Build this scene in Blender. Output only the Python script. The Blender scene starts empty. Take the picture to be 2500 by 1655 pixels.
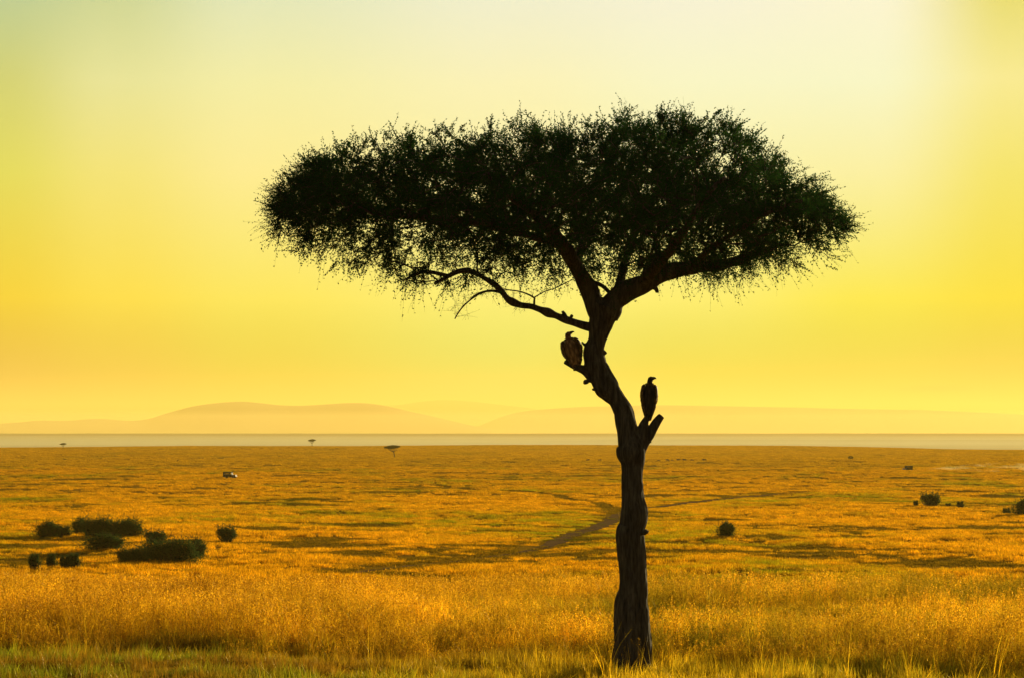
import bpy, math, random
import numpy as np
from mathutils import Vector, Matrix

rng = np.random.default_rng(7)
random.seed(7)
sc = bpy.context.scene
COL = sc.collection
R = math.radians

# ------------------------------------------------------------------ camera
F = 6500.0
CAMZ = 4.54
PITCH = math.atan((1050 - 827.5) / F)
cp, sp = math.cos(PITCH), math.sin(PITCH)

def ray(px, py):
    dx = (px - 1250.0) / F
    dz = (827.5 - py) / F
    return dx, cp - sp * dz, sp + cp * dz

def P(px, py, Y):
    """world point on the line of sight through a photo pixel at forward distance Y"""
    dx, dy, dz = ray(px, py)
    return np.array([dx / dy * Y, Y, CAMZ + dz / dy * Y])

cam = bpy.data.cameras.new('camera')
cam.sensor_width = 36.0
cam.lens = F / 2500 * 36.0
cam.clip_start = 0.1
cam.clip_end = 200000
camo = bpy.data.objects.new('camera', cam)
COL.objects.link(camo)
camo.location = (0, 0, CAMZ)
camo.rotation_euler = (R(90) + PITCH, 0, 0)
sc.camera = camo

# ------------------------------------------------------------------ noise
def _h(ix, iy, iz, s):
    n = (ix.astype(np.int64) * 374761393 + iy.astype(np.int64) * 668265263 + iz.astype(np.int64) * 2147483647 + s * 974634777) & 0xffffffff
    n = ((n ^ (n >> 13)) * 1274126177) & 0xffffffff
    n = (n ^ (n >> 16)) & 0xffffffff
    return n / 4294967295.0

def vn3(x, y, z, s=0):
    x, y, z = np.broadcast_arrays(np.asarray(x, float), np.asarray(y, float), np.asarray(z, float))
    ix, iy, iz = np.floor(x), np.floor(y), np.floor(z)
    fx, fy, fz = x - ix, y - iy, z - iz
    fx, fy, fz = fx*fx*(3-2*fx), fy*fy*(3-2*fy), fz*fz*(3-2*fz)
    def c(a, b, d): return _h(ix + a, iy + b, iz + d, s)
    x00 = c(0,0,0)*(1-fx)+c(1,0,0)*fx; x10 = c(0,1,0)*(1-fx)+c(1,1,0)*fx
    x01 = c(0,0,1)*(1-fx)+c(1,0,1)*fx; x11 = c(0,1,1)*(1-fx)+c(1,1,1)*fx
    a = x00*(1-fy)+x10*fy; b = x01*(1-fy)+x11*fy
    return (a*(1-fz)+b*fz)*2-1

def vn(x, y, s=0):
    return vn3(x, y, np.zeros_like(np.asarray(x, float)) + 0.5*0, s)

def fbm(x, y, s=0, o=3):
    r = 0; a = 1; t = 0
    for k in range(o):
        r = r + a * vn(x * 2**k + 17*k, y * 2**k - 9*k, s + k); t += a; a *= .5
    return r / t

def sstep(a, b, x):
    t = np.clip((x - a) / (b - a), 0, 1)
    return t*t*(3-2*t)

# ------------------------------------------------------------------ terrain
def edge1(x, y):
    t = x / np.maximum(y, 20)
    return 66.0 + 3.6 * vn(x / 9, x * 0 + 3, 4) - 9 * np.clip(t, -.3, .5) + 0.8*vn(x/3, x*0, 5)

PATH_PX = [(840,1400),(900,1391),(1000,1379),(1100,1370),(1200,1358),(1280,1346),(1335,1332),(1375,1314),(1410,1299),(1455,1288),(1490,1272),(1505,1256),(1528,1245),(1570,1239),(1620,1235),(1680,1226),(1750,1219),(1830,1211),(1920,1204)]
GULLY_PX = [(1060,1181),(1110,1189),(1180,1196),(1290,1201),(1350,1210),(1420,1222),(1460,1229),(1490,1240),(1510,1252)]
VAL = -11.5
def flat(px, py, z=VAL):
    dx, dy, dz = ray(px, py)
    Y = (z - CAMZ) / dz * dy
    return np.array([dx / dy * Y, Y])
PATH = np.array([flat(*p) for p in PATH_PX])
GULLY = np.array([flat(*p) for p in GULLY_PX])

def dist_poly(x, y, poly):
    """distance to polyline, with the signed side"""
    best = np.full(np.shape(x), 1e9)
    for a, b in zip(poly[:-1], poly[1:]):
        ab = b - a
        t = np.clip(((x - a[0]) * ab[0] + (y - a[1]) * ab[1]) / (ab @ ab), 0, 1)
        d = np.hypot(x - a[0] - t * ab[0], y - a[1] - t * ab[1])
        best = np.minimum(best, d)
    return best

def H(x, y):
    x = np.asarray(x, float); y = np.asarray(y, float)
    ay = np.maximum(y, -400)
    pl = 0.10 * vn(x / 7, y / 7, 1) + 0.05 * vn(x / 2.3, y / 2.3, 2)
    pl = pl * (0.4 + 0.6*sstep(1.0, 4.0, np.hypot(x - 2.2, y - 50)))
    pl = pl - 0.16 * np.exp(-((y - 54.0) / 1.5)**2) * sstep(3, -2, x) - .14 * np.exp(-((y - 53.6) / 1.3)**2 - ((x + 3.4) / 1.8)**2) + .05
    t = y - edge1(x, y)
    drop = VAL * sstep(-4, 120, t)
    v = sstep(60, 140, t)
    far = sstep(1000, 2000, y)
    und = (0.55 * fbm(x / 34, y / 60, 11, 2) + 0.40 * vn(x / 12, y / 15, 12) + 0.05 * vn(x / 3.2, y / 6, 16)) * (1 - far) + far * 1.3 * vn(x / 160, y / 240, 13)
    near = (y > 250) & (y < 800)
    d1 = np.full(x.shape, 99.0); d2 = np.full(x.shape, 99.0)
    if near.any():
        d1[near] = dist_poly(x[near], y[near], PATH)
        d2[near] = dist_poly(x[near], y[near], GULLY)
    und = und * np.clip((d1 - 2) / 16, .04, 1) - .10 * np.exp(-(d1 / 2.5)**2) - 0.3 * np.exp(-(d2 / 2.5)**2)
    z = pl * (1 - v) + drop + v * und
    # far edge of the near plain, lowland, far plain rising to the horizon
    tt = x / np.maximum(y, 100)
    e2 = np.interp(tt, [-.3, -.19, -.08, .02, .08, .19, .3], [2230, 2330, 2560, 2700, 2600, 2200, 2100])
    s2 = y - e2
    z = z - 75 * sstep(0, 2600, s2) * (s2 > 0)
    rise = np.interp(y, [3200, 4800, 7000, 10000, 12500, 14000, 15000, 20000, 200000], [0, 12, 39, 55, 68, 75.2, 73, 25, 15])
    z = z + rise
    z = z + 7.0 * np.exp(-((y - 9300) / 500)**2) * sstep(-.01, .05, tt)
    z = z + sstep(8000, 10000, y) * sstep(13500, 12500, y) * 1.5 * vn(x / 2500, y / 2500, 21)
    return z

def G(px, py, y0=150, y1=12000):
    dx, dy, dz = ray(px, py)
    ys = np.geomspace(y0, y1, 6000)
    zs = CAMZ + dz / dy * ys
    hs = H(dx / dy * ys, ys)
    k = np.argmax(zs <= hs)
    Y = ys[k] if zs[k] <= hs[k] else flat(px, py)[1]
    x = dx / dy * Y
    return Vector((x, Y, float(H(np.array([x]), np.array([Y]))[0])))

# ------------------------------------------------------------------ mesh helpers
class MB:
    def __init__(s): s.v = []; s.f = []; s.n = 0
    def add(s, v, f):
        v = np.asarray(v, float).reshape(-1, 3); f = np.asarray(f, int)
        s.v.append(v); s.f.append(f + s.n); s.n += len(v)
    def mesh(s, name, mat=None, smooth=True):
        V = np.concatenate(s.v)
        me = bpy.data.meshes.new(name)
        tri = [f for f in s.f if f.ndim == 2 and f.shape[1] == 3]
        qd = [f for f in s.f if f.ndim == 2 and f.shape[1] == 4]
        loops = []; starts = []; tot = 0
        for grp, k in ((tri, 3), (qd, 4)):
            if grp:
                a = np.concatenate(grp)
                loops.append(a.ravel()); starts.append(tot + np.arange(len(a)) * k); tot += a.size
        L = np.concatenate(loops); S = np.concatenate(starts)
        me.vertices.add(len(V)); me.vertices.foreach_set('co', V.ravel())
        me.loops.add(len(L)); me.loops.foreach_set('vertex_index', L.astype(np.int32))
        me.polygons.add(len(S)); me.polygons.foreach_set('loop_start', S.astype(np.int32))
        me.polygons.foreach_set('use_smooth', np.full(len(S), smooth))
        me.update(calc_edges=True); me.validate()
        if mat: me.materials.append(mat)
        return me
    def build(s, name, mat, parent=None, smooth=True, loc=None):
        me = s.mesh(name, mat, smooth)
        o = bpy.data.objects.new(name, me); COL.objects.link(o)
        if parent: o.parent = parent
        if loc is not None: o.location = loc
        return o
    def tube(s, pts, rad, sides=10, cap=True, flute=None):
        pts = np.asarray(pts, float); n = len(pts); rad = np.broadcast_to(np.asarray(rad, float), (n,))
        tang = np.gradient(pts, axis=0); tang /= np.linalg.norm(tang, axis=1)[:, None] + 1e-12
        up = np.array([0., 1., 0.]) if abs(tang[0][1]) < .9 else np.array([1., 0., 0.])
        u = np.cross(tang[0], up); u /= np.linalg.norm(u)
        V = []
        th = np.arange(sides) * 2 * math.pi / sides
        for i in range(n):
            u = u - tang[i] * (u @ tang[i]); u /= np.linalg.norm(u)
            w = np.cross(tang[i], u)
            r = rad[i] * (flute(i, th) if flute is not None else np.ones(sides))
            V.append(pts[i] + r[:, None] * (np.cos(th)[:, None] * u + np.sin(th)[:, None] * w))
        V = np.concatenate(V)
        a = (np.arange(n - 1)[:, None] * sides + np.arange(sides)).ravel()
        b = (np.arange(n - 1)[:, None] * sides + (np.arange(sides) + 1) % sides).ravel()
        f = np.stack([a, b, b + sides, a + sides], 1)
        s.add(V, f)
        if cap:
            base = s.n - len(V)
            for k, c, rev in ((0, pts[0], True), (n - 1, pts[-1], False)):
                ii = base + k * sides + np.arange(sides); jj = base + k * sides + (np.arange(sides) + 1) % sides
                s.v.append(c[None]); ci = s.n; s.n += 1
                t = np.stack([jj, ii, np.full(sides, ci)], 1) if rev else np.stack([ii, jj, np.full(sides, ci)], 1)
                s.f.append(t)
    def loft(s, rings, sides=20):
        """rings: list of (centre xyz, rx, ry) with rings lying flat in xy"""
        th = np.arange(sides) * 2 * math.pi / sides
        V = [np.array(c)[None] + np.stack([rx*np.cos(th), ry*np.sin(th), 0*th], 1) for c, rx, ry in rings]
        n = len(V); V = np.concatenate(V)
        a = (np.arange(n - 1)[:, None] * sides + np.arange(sides)).ravel()
        b = (np.arange(n - 1)[:, None] * sides + (np.arange(sides) + 1) % sides).ravel()
        s.add(V, np.stack([a, b, b + sides, a + sides], 1))
        base = s.n - len(V)
        for k, rev in ((0, True), (n - 1, False)):
            ii = base + k * sides + np.arange(sides); jj = base + k * sides + (np.arange(sides) + 1) % sides
            s.v.append(np.array(rings[k][0], float)[None]); ci = s.n; s.n += 1
            s.f.append(np.stack([jj, ii, np.full(sides, ci)], 1) if rev else np.stack([ii, jj, np.full(sides, ci)], 1))
    def tubes(s, PP, RR, sides=3):
        """many tubes at once: PP [N,K,3], RR [N,K]"""
        N, K, _ = PP.shape
        T = np.gradient(PP, axis=1); T /= np.linalg.norm(T, axis=2)[..., None] + 1e-12
        ref = rng.normal(size=(N, 1, 3))
        u = np.cross(T, ref); u /= np.linalg.norm(u, axis=2)[..., None] + 1e-9
        w = np.cross(T, u)
        th = np.arange(sides) * 2 * math.pi / sides
        V = PP[:, :, None] + RR[:, :, None, None] * (np.cos(th)[:, None] * u[:, :, None] + np.sin(th)[:, None] * w[:, :, None])
        base = (np.arange(N) * K * sides)[:, None, None]
        k = (np.arange(K - 1) * sides)[None, :, None]
        a = base + k + np.arange(sides); b = base + k + (np.arange(sides) + 1) % sides
        s.add(V.reshape(-1, 3), np.stack([a, b, b + sides, a + sides], -1).reshape(-1, 4))
    def leaves(s, pos, d, ln, wd):
        """diamond leaves"""
        N = len(pos)
        d = d / (np.linalg.norm(d, axis=1)[:, None] + 1e-9)
        r = rng.normal(size=(N, 3)); sd = np.cross(d, r); sd /= np.linalg.norm(sd, axis=1)[:, None] + 1e-9
        nn = np.cross(d, sd)
        ln = np.broadcast_to(ln, (N,))[:, None]; wd = np.broadcast_to(wd, (N,))[:, None]
        V = np.stack([pos, pos + d*ln*.45 + sd*wd*.5 + nn*wd*.12, pos + d*ln, pos + d*ln*.45 - sd*wd*.5 + nn*wd*.12], 1).reshape(-1, 3)
        s.add(V, (np.arange(N) * 4)[:, None] + np.arange(4))
    def box(s, c, d, top=None):
        """box at centre c with size d; top = (sx, sy, shift x) narrows the top"""
        cx, cy, cz = c; X, Y, Z = d[0]/2, d[1]/2, d[2]/2
        tx, ty, sh = top or (1, 1, 0)
        v = [(-X,-Y,-Z),(X,-Y,-Z),(X,Y,-Z),(-X,Y,-Z),(-X*tx+sh,-Y*ty,Z),(X*tx+sh,-Y*ty,Z),(X*tx+sh,Y*ty,Z),(-X*tx+sh,Y*ty,Z)]
        s.add(np.array(v) + np.array(c), [(0,3,2,1),(4,5,6,7),(0,1,5,4),(1,2,6,5),(2,3,7,6),(3,0,4,7)])

def tag(o, label=None, cat=None, group=None, kind=None):
    if label: o['label'] = label
    if cat: o['category'] = cat
    if group: o['group'] = group
    if kind: o['kind'] = kind
    return o
def empty(name, loc=(0,0,0), rz=0):
    o = bpy.data.objects.new(name, None); COL.objects.link(o)
    o.location = loc; o.rotation_euler = (0, 0, rz); o.empty_display_size = .3
    return o
def copy_tree(o, parent=None):
    c = o.copy(); COL.objects.link(c); c.parent = parent
    for ch in list(o.children): copy_tree(ch, c)
    return c

# ------------------------------------------------------------------ materials
def newmat(name):
    m = bpy.data.materials.new(name); m.use_nodes = True
    nt = m.node_tree; nt.nodes.clear()
    out = nt.nodes.new('ShaderNodeOutputMaterial')
    return m, nt, out
def N(nt, t, **kw):
    n = nt.nodes.new(t)
    for k, v in kw.items():
        if k.startswith('i_'):
            n.inputs[k[2:].replace('_', ' ')].default_value = v
        else: setattr(n, k, v)
    return n
def ramp(nt, stops, fac=None, interp='LINEAR'):
    r = nt.nodes.new('ShaderNodeValToRGB'); cr = r.color_ramp; cr.interpolation = interp
    while len(cr.elements) < len(stops): cr.elements.new(0.5)
    for e, (p, c) in zip(cr.elements, stops):
        e.position = p; e.color = (*c, 1)
    if fac is not None: nt.links.new(fac, r.inputs[0])
    return r
def mixc(nt, fac, a, b, mode='MIX'):
    m = nt.nodes.new('ShaderNodeMix'); m.data_type = 'RGBA'; m.blend_type = mode
    for s_, v in ((0, fac), (6, a), (7, b)):
        if isinstance(v, (int, float)): m.inputs[s_].default_value = v
        elif isinstance(v, tuple): m.inputs[s_].default_value = (*v, 1)
        else: nt.links.new(v, m.inputs[s_])
    return m.outputs[2]
def math_(nt, op, a, b=None, c=None, clamp=False):
    m = nt.nodes.new('ShaderNodeMath'); m.operation = op; m.use_clamp = clamp
    for k, v in enumerate((a, b, c)):
        if v is None: continue
        if isinstance(v, (int, float)): m.inputs[k].default_value = v
        else: nt.links.new(v, m.inputs[k])
    return m.outputs[0]
def noise(nt, scale, detail=3, vec=None, rough=.55):
    n = nt.nodes.new('ShaderNodeTexNoise'); n.inputs['Scale'].default_value = scale
    n.inputs['Detail'].default_value = detail; n.inputs['Roughness'].default_value = rough
    if vec is not None: nt.links.new(vec, n.inputs['Vector'])
    return n.outputs[0]
def worldpos(nt, scale=(1,1,1), off=(0,0,0)):
    g = nt.nodes.new('ShaderNodeNewGeometry'); mp = nt.nodes.new('ShaderNodeMapping')
    mp.inputs['Scale'].default_value = scale; mp.inputs['Location'].default_value = off
    nt.links.new(g.outputs['Position'], mp.inputs[0])
    return mp.outputs[0]
def srgb(r, g, b):
    f = lambda c: ((c/255+.055)/1.055)**2.4 if c > 10 else c/255/12.92
    return (f(r), f(g), f(b))

def grass_patches(nt):
    """where the sward is green rather than gold: broad real patches of ground in world space"""
    v1 = worldpos(nt, (1/9, 1/9, 0)); n1 = noise(nt, 1.0, 3, v1)
    v2 = worldpos(nt, (1/55, 1/140, 0), (3.1, 1.2, 0)); n2 = noise(nt, 1.0, 4, v2)
    return n1, n2

PATCH_OFF = 3.0
def left2(nt, s):
    m = N(nt, 'ShaderNodeMapRange'); m.inputs[1].default_value = 3; m.inputs[2].default_value = -4
    nt.links.new(s.outputs[0], m.inputs[0]); return m.outputs[0]
def grass_mat(name, dry, dry2, green, trans=.55, green_bias=0.0, spec=.03):
    m, nt, out = newmat(name)
    n1, n2 = grass_patches(nt)
    g = nt.nodes.new('ShaderNodeNewGeometry'); s = nt.nodes.new('ShaderNodeSeparateXYZ'); nt.links.new(g.outputs['Position'], s.inputs[0])
    oi = nt.nodes.new('ShaderNodeObjectInfo')
    isl = g.outputs['Random Per Island']
    base = mixc(nt, isl, dry, dry2)
    # green share rises on the near lawn (world y under about 53 m) and in hollows
    lawn = N(nt, 'ShaderNodeMapRange'); lawn.inputs[1].default_value = 57; lawn.inputs[2].default_value = 50
    nt.links.new(s.outputs[1], lawn.inputs[0])
    left = N(nt, 'ShaderNodeMapRange'); left.inputs[1].default_value = 2; left.inputs[2].default_value = -5
    nt.links.new(s.outputs[0], left.inputs[0])
    lf = math_(nt, 'MULTIPLY', lawn.outputs[0], left.outputs[0])
    k = math_(nt, 'MULTIPLY_ADD', n1, 1.0, math_(nt, 'MULTIPLY', n2, 1.3))
    k = math_(nt, 'ADD', k, math_(nt, 'MULTIPLY', lf, .42))
    k = math_(nt, 'ADD', k, math_(nt, 'MULTIPLY', isl, .22))
    mr = N(nt, 'ShaderNodeMapRange'); mr.inputs[1].default_value = 1.34 - green_bias; mr.inputs[2].default_value = 1.62 - green_bias
    nt.links.new(k, mr.inputs[0])
    col = mixc(nt, mr.outputs[0], base, green)
    bright = math_(nt, 'MULTIPLY', math_(nt, 'MULTIPLY_ADD', oi.outputs['Random'], .5, .75), math_(nt, 'MULTIPLY_ADD', isl, 1.35, .42))
    v3 = worldpos(nt, (1/4, 1/6, 0), (7, 2, 0)); n3 = noise(nt, 1.0, 2, v3)
    bright = math_(nt, 'MULTIPLY', bright, math_(nt, 'MULTIPLY_ADD', n3, 1.1, .45))
    v4 = worldpos(nt, (1/9.0, 1/2.6, 0), (PATCH_OFF, .4, 0)); n4 = noise(nt, 1.0, 3, v4, .6)
    inn = N(nt, 'ShaderNodeMapRange'); inn.inputs[1].default_value = 110; inn.inputs[2].default_value = 90; nt.links.new(s.outputs[1], inn.inputs[0])
    pm = N(nt, 'ShaderNodeMapRange'); pm.inputs[1].default_value = .47; pm.inputs[2].default_value = .60; pm.inputs[4].default_value = .75; nt.links.new(n4, pm.inputs[0])
    pf = math_(nt, 'MULTIPLY', pm.outputs[0], inn.outputs[0])
    pcol = mixc(nt, left2(nt, s), (.15, .14, .006), (.26, .10, .006))
    col = mixc(nt, pf, col, pcol)
    hsv = nt.nodes.new('ShaderNodeHueSaturation'); nt.links.new(col, hsv.inputs['Color']); nt.links.new(bright, hsv.inputs['Value'])
    if name == 'plain_grass':   # the sward gets darker with distance
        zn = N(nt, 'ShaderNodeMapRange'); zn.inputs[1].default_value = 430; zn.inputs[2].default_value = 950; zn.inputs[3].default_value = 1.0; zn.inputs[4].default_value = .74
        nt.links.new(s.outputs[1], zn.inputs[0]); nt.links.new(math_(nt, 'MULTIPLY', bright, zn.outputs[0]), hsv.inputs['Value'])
    d = nt.nodes.new('ShaderNodeBsdfDiffuse'); t = nt.nodes.new('ShaderNodeBsdfTranslucent')
    nt.links.new(hsv.outputs[0], d.inputs[0]); nt.links.new(hsv.outputs[0], t.inputs[0])
    mx = nt.nodes.new('ShaderNodeMixShader'); mx.inputs[0].default_value = trans
    nt.links.new(d.outputs[0], mx.inputs[1]); nt.links.new(t.outputs[0], mx.inputs[2])
    gl = nt.nodes.new('ShaderNodeBsdfGlossy'); gl.inputs['Roughness'].default_value = .35; gl.inputs[0].default_value = (.9,.7,.3,1)
    m2 = nt.nodes.new('ShaderNodeMixShader'); m2.inputs[0].default_value = spec
    nt.links.new(mx.outputs[0], m2.inputs[1]); nt.links.new(gl.outputs[0], m2.inputs[2])
    nt.links.new(m2.outputs[0], out.inputs[0])
    return m

GOLD = (.76, .37, .006); GOLD2 = (.90, .57, .012); GREEN = (.20, .21, .008)
M = {}
M['blade'] = grass_mat('dry_grass', GOLD, GOLD2, GREEN)
M['seed'] = grass_mat('grass_seed_heads', (.44, .17, .008), (.80, .46, .015), (.46, .26, .01), .5, spec=.015)
M['lawn'] = grass_mat('short_green_grass', (.56, .34, .010), (.70,.46,.015), (.19, .20, .008), .5, .14)
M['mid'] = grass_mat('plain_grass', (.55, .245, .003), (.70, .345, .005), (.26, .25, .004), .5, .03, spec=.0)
M['midlow'] = grass_mat('shade_toned_grass', (.12, .085, .004), (.26, .14, .004), (.08, .085, .004), .4, .0, spec=.0)  # short green grass, shade of the hollows put into its darker colour
M['far'] = grass_mat('far_plain_grass', (.30, .150, .002), (.38, .195, .003), (.20, .13, .003), .5, spec=.0)

def ground_mat():
    m, nt, out = newmat('savanna_soil')
    n1, n2 = grass_patches(nt)
    k = math_(nt, 'MULTIPLY_ADD', n1, .8, n2)
    r = ramp(nt, [(.35, (.26, .125, .010)), (.5, (.22, .12, .010)), (.7, (.09, .07, .008))], math_(nt, 'MULTIPLY', k, .55))
    fine = noise(nt, 1.0, 5, worldpos(nt, (1.3, .5, 1)), .7)
    col = mixc(nt, .7, r.outputs[0], math_(nt, 'MULTIPLY_ADD', fine, 1.2, .4), 'MULTIPLY')
    # far dry grassland, with the paleness of haze put into its colour
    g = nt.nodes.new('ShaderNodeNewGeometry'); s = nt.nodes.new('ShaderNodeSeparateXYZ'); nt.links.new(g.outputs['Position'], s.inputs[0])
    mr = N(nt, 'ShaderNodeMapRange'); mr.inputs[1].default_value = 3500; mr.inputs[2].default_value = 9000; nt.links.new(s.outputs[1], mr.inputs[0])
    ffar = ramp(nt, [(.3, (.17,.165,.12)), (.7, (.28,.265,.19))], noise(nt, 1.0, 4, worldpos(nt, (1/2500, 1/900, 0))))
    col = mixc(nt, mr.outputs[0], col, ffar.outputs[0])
    d = nt.nodes.new('ShaderNodeBsdfDiffuse')
    nt.links.new(col, d.inputs[0])
    b = nt.nodes.new('ShaderNodeBump'); b.inputs['Strength'].default_value = .6; b.inputs['Distance'].default_value = .15
    nt.links.new(fine, b.inputs['Height']); nt.links.new(b.outputs[0], d.inputs['Normal'])
    nt.links.new(d.outputs[0], out.inputs[0])
    return m
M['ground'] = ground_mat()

def simple(name, col, rough=.8, spec=.2, metal=0, var=.25, scale=8, bump=0.0, obj=True, bscale=None):
    m, nt, out = newmat(name)
    tc = nt.nodes.new('ShaderNodeTexCoord')
    n = noise(nt, scale, 4, tc.outputs['Object'])
    c = mixc(nt, 1.0, tuple(col), math_(nt, 'MULTIPLY_ADD', n, 2*var, 1-var), 'MULTIPLY')
    d = nt.nodes.new('ShaderNodeBsdfPrincipled'); d.inputs['Roughness'].default_value = rough
    d.inputs['Specular IOR Level'].default_value = spec; d.inputs['Metallic'].default_value = metal
    nt.links.new(c, d.inputs[0])
    if bump:
        b = nt.nodes.new('ShaderNodeBump'); b.inputs['Strength'].default_value = .8; b.inputs['Distance'].default_value = bump
        n2 = noise(nt, bscale or scale*4, 5, tc.outputs['Object'])
        nt.links.new(n2, b.inputs['Height']); nt.links.new(b.outputs[0], d.inputs['Normal'])
    nt.links.new(d.outputs[0], out.inputs[0])
    return m

def bark_mat():
    m, nt, out = newmat('furrowed_bark')
    v = worldpos(nt, (26, 26, 3.2))
    n = noise(nt, 1.0, 6, v, .65)
    v2 = worldpos(nt, (9, 9, 1.1)); n2 = noise(nt, 1.0, 3, v2)
    c = ramp(nt, [(.35, (.018,.015,.011)), (.5, (.058,.048,.034)), (.68, (.12,.10,.068))], math_(nt, 'MULTIPLY_ADD', n2, .4, math_(nt, 'MULTIPLY', n, .6)))
    d = nt.nodes.new('ShaderNodeBsdfPrincipled'); d.inputs['Roughness'].default_value = .95; d.inputs['Specular IOR Level'].default_value = .08
    b = nt.nodes.new('ShaderNodeBump'); b.inputs['Strength'].default_value = 1; b.inputs['Distance'].default_value = .03
    nt.links.new(n, b.inputs['Height']); nt.links.new(b.outputs[0], d.inputs['Normal'])
    nt.links.new(c.outputs[0], d.inputs[0]); nt.links.new(d.outputs[0], out.inputs[0])
    return m
M['bark'] = bark_mat()

def leaf_mat(name, a, b, trans=.25):
    m, nt, out = newmat(name)
    g = nt.nodes.new('ShaderNodeNewGeometry')
    cl = noise(nt, 1.0, 2, worldpos(nt, (1.3,1.3,1.3)))
    f = math_(nt, 'MULTIPLY_ADD', cl, .9, math_(nt, 'MULTIPLY_ADD', g.outputs['Random Per Island'], .5, -.2), clamp=True)
    c = mixc(nt, f, a, b)
    d = nt.nodes.new('ShaderNodeBsdfDiffuse'); t = nt.nodes.new('ShaderNodeBsdfTranslucent')
    nt.links.new(c, d.inputs[0]); nt.links.new(c, t.inputs[0])
    mx = nt.nodes.new('ShaderNodeMixShader'); mx.inputs[0].default_value = trans
    nt.links.new(d.outputs[0], mx.inputs[1]); nt.links.new(t.outputs[0], mx.inputs[2]); nt.links.new(mx.outputs[0], out.inputs[0])
    return m
M['leaf'] = leaf_mat('thorn_tree_leaves', (.012,.026,.009), (.030,.090,.016), .28)
M['bushleaf'] = leaf_mat('thicket_leaves', (.022,.040,.012), (.055,.09,.018), .38)
M['farleaf'] = leaf_mat('far_tree_leaves', (.012,.02,.006), (.025,.035,.010), .15)
M['twig'] = simple('twig_bark', (.035,.028,.018), .9, .1)

# ------------------------------------------------------------------ ground sheet
def ground():
    ys = [-3000, -1500, -700, -300, -120, -40, 0, 15, 28, 36]
    ys += list(np.arange(40, 100, .5)) + list(np.arange(100, 230, 3)) + list(np.arange(230, 620, 1.3)) + list(np.geomspace(620, 1500, 220)) + list(np.geomspace(1515, 5200, 150)) + list(np.geomspace(5300, 60000, 170))
    ys = np.array(ys)
    t = np.concatenate([np.linspace(-1.3, -.26, 24, endpoint=False), np.linspace(-.26, .26, 300), np.linspace(.26, 1.3, 25)[1:]])
    Y, T = np.meshgrid(ys, t, indexing='ij')
    X = T * (40 + np.abs(Y))
    Z = H(X, Y)
    V = np.stack([X, Y, Z], -1).reshape(-1, 3)
    nr, nc = X.shape
    a = (np.arange(nr-1)[:, None]*nc + np.arange(nc-1)).ravel()
    mb = MB(); mb.add(V, np.stack([a, a+1, a+nc+1, a+nc], 1))
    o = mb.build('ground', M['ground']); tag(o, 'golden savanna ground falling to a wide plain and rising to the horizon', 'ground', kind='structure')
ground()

# dirt track: a ribbon following the terrain
def resample(poly, step):
    seg = np.hypot(*np.diff(poly, axis=0).T); L = np.concatenate([[0], np.cumsum(seg)])
    t = np.arange(0, L[-1], step)
    return np.stack([np.interp(t, L, poly[:, 0]), np.interp(t, L, poly[:, 1])], 1)
def ribbon(poly, w, lift, name, mat, wn=.3):
    c = resample(poly, 1.5)
    k = np.ones(7)/7; cc = np.stack([np.convolve(np.pad(c[:, i], 3, 'edge'), k, 'valid') for i in (0, 1)], 1)
    d = np.gradient(cc, axis=0); d /= np.linalg.norm(d, axis=1)[:, None]; nrm = np.stack([-d[:, 1], d[:, 0]], 1)
    cols = np.linspace(-1, 1, 7)
    wv = w * (1 + wn * vn(np.arange(len(cc))/6, np.zeros(len(cc)), 31)) / 2
    wv = wv * np.interp(cc[:, 1], [320, 375], [.45, 1.0])
    XY = cc[:, None] + nrm[:, None] * (cols[None, :, None] * wv[:, None, None])
    Z = H(XY[..., 0], XY[..., 1]) + lift
    V = np.concatenate([XY, Z[..., None]], -1).reshape(-1, 3)
    n = len(cc); a = (np.arange(n-1)[:, None]*7 + np.arange(6)).ravel()
    mb = MB(); mb.add(V, np.stack([a, a+1, a+8, a+7], 1))
    return mb.build(name, mat)
M['dirt'] = simple('bare_track_soil', (.12,.07,.032), .95, .0, var=.5, scale=.5, bump=.08, bscale=2)
o = ribbon(PATH, 2.4, .06, 'dirt_track', M['dirt'])
tag(o, 'bare winding dirt track crossing the grassy plain behind the tree trunk', 'track', kind='structure')

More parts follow.
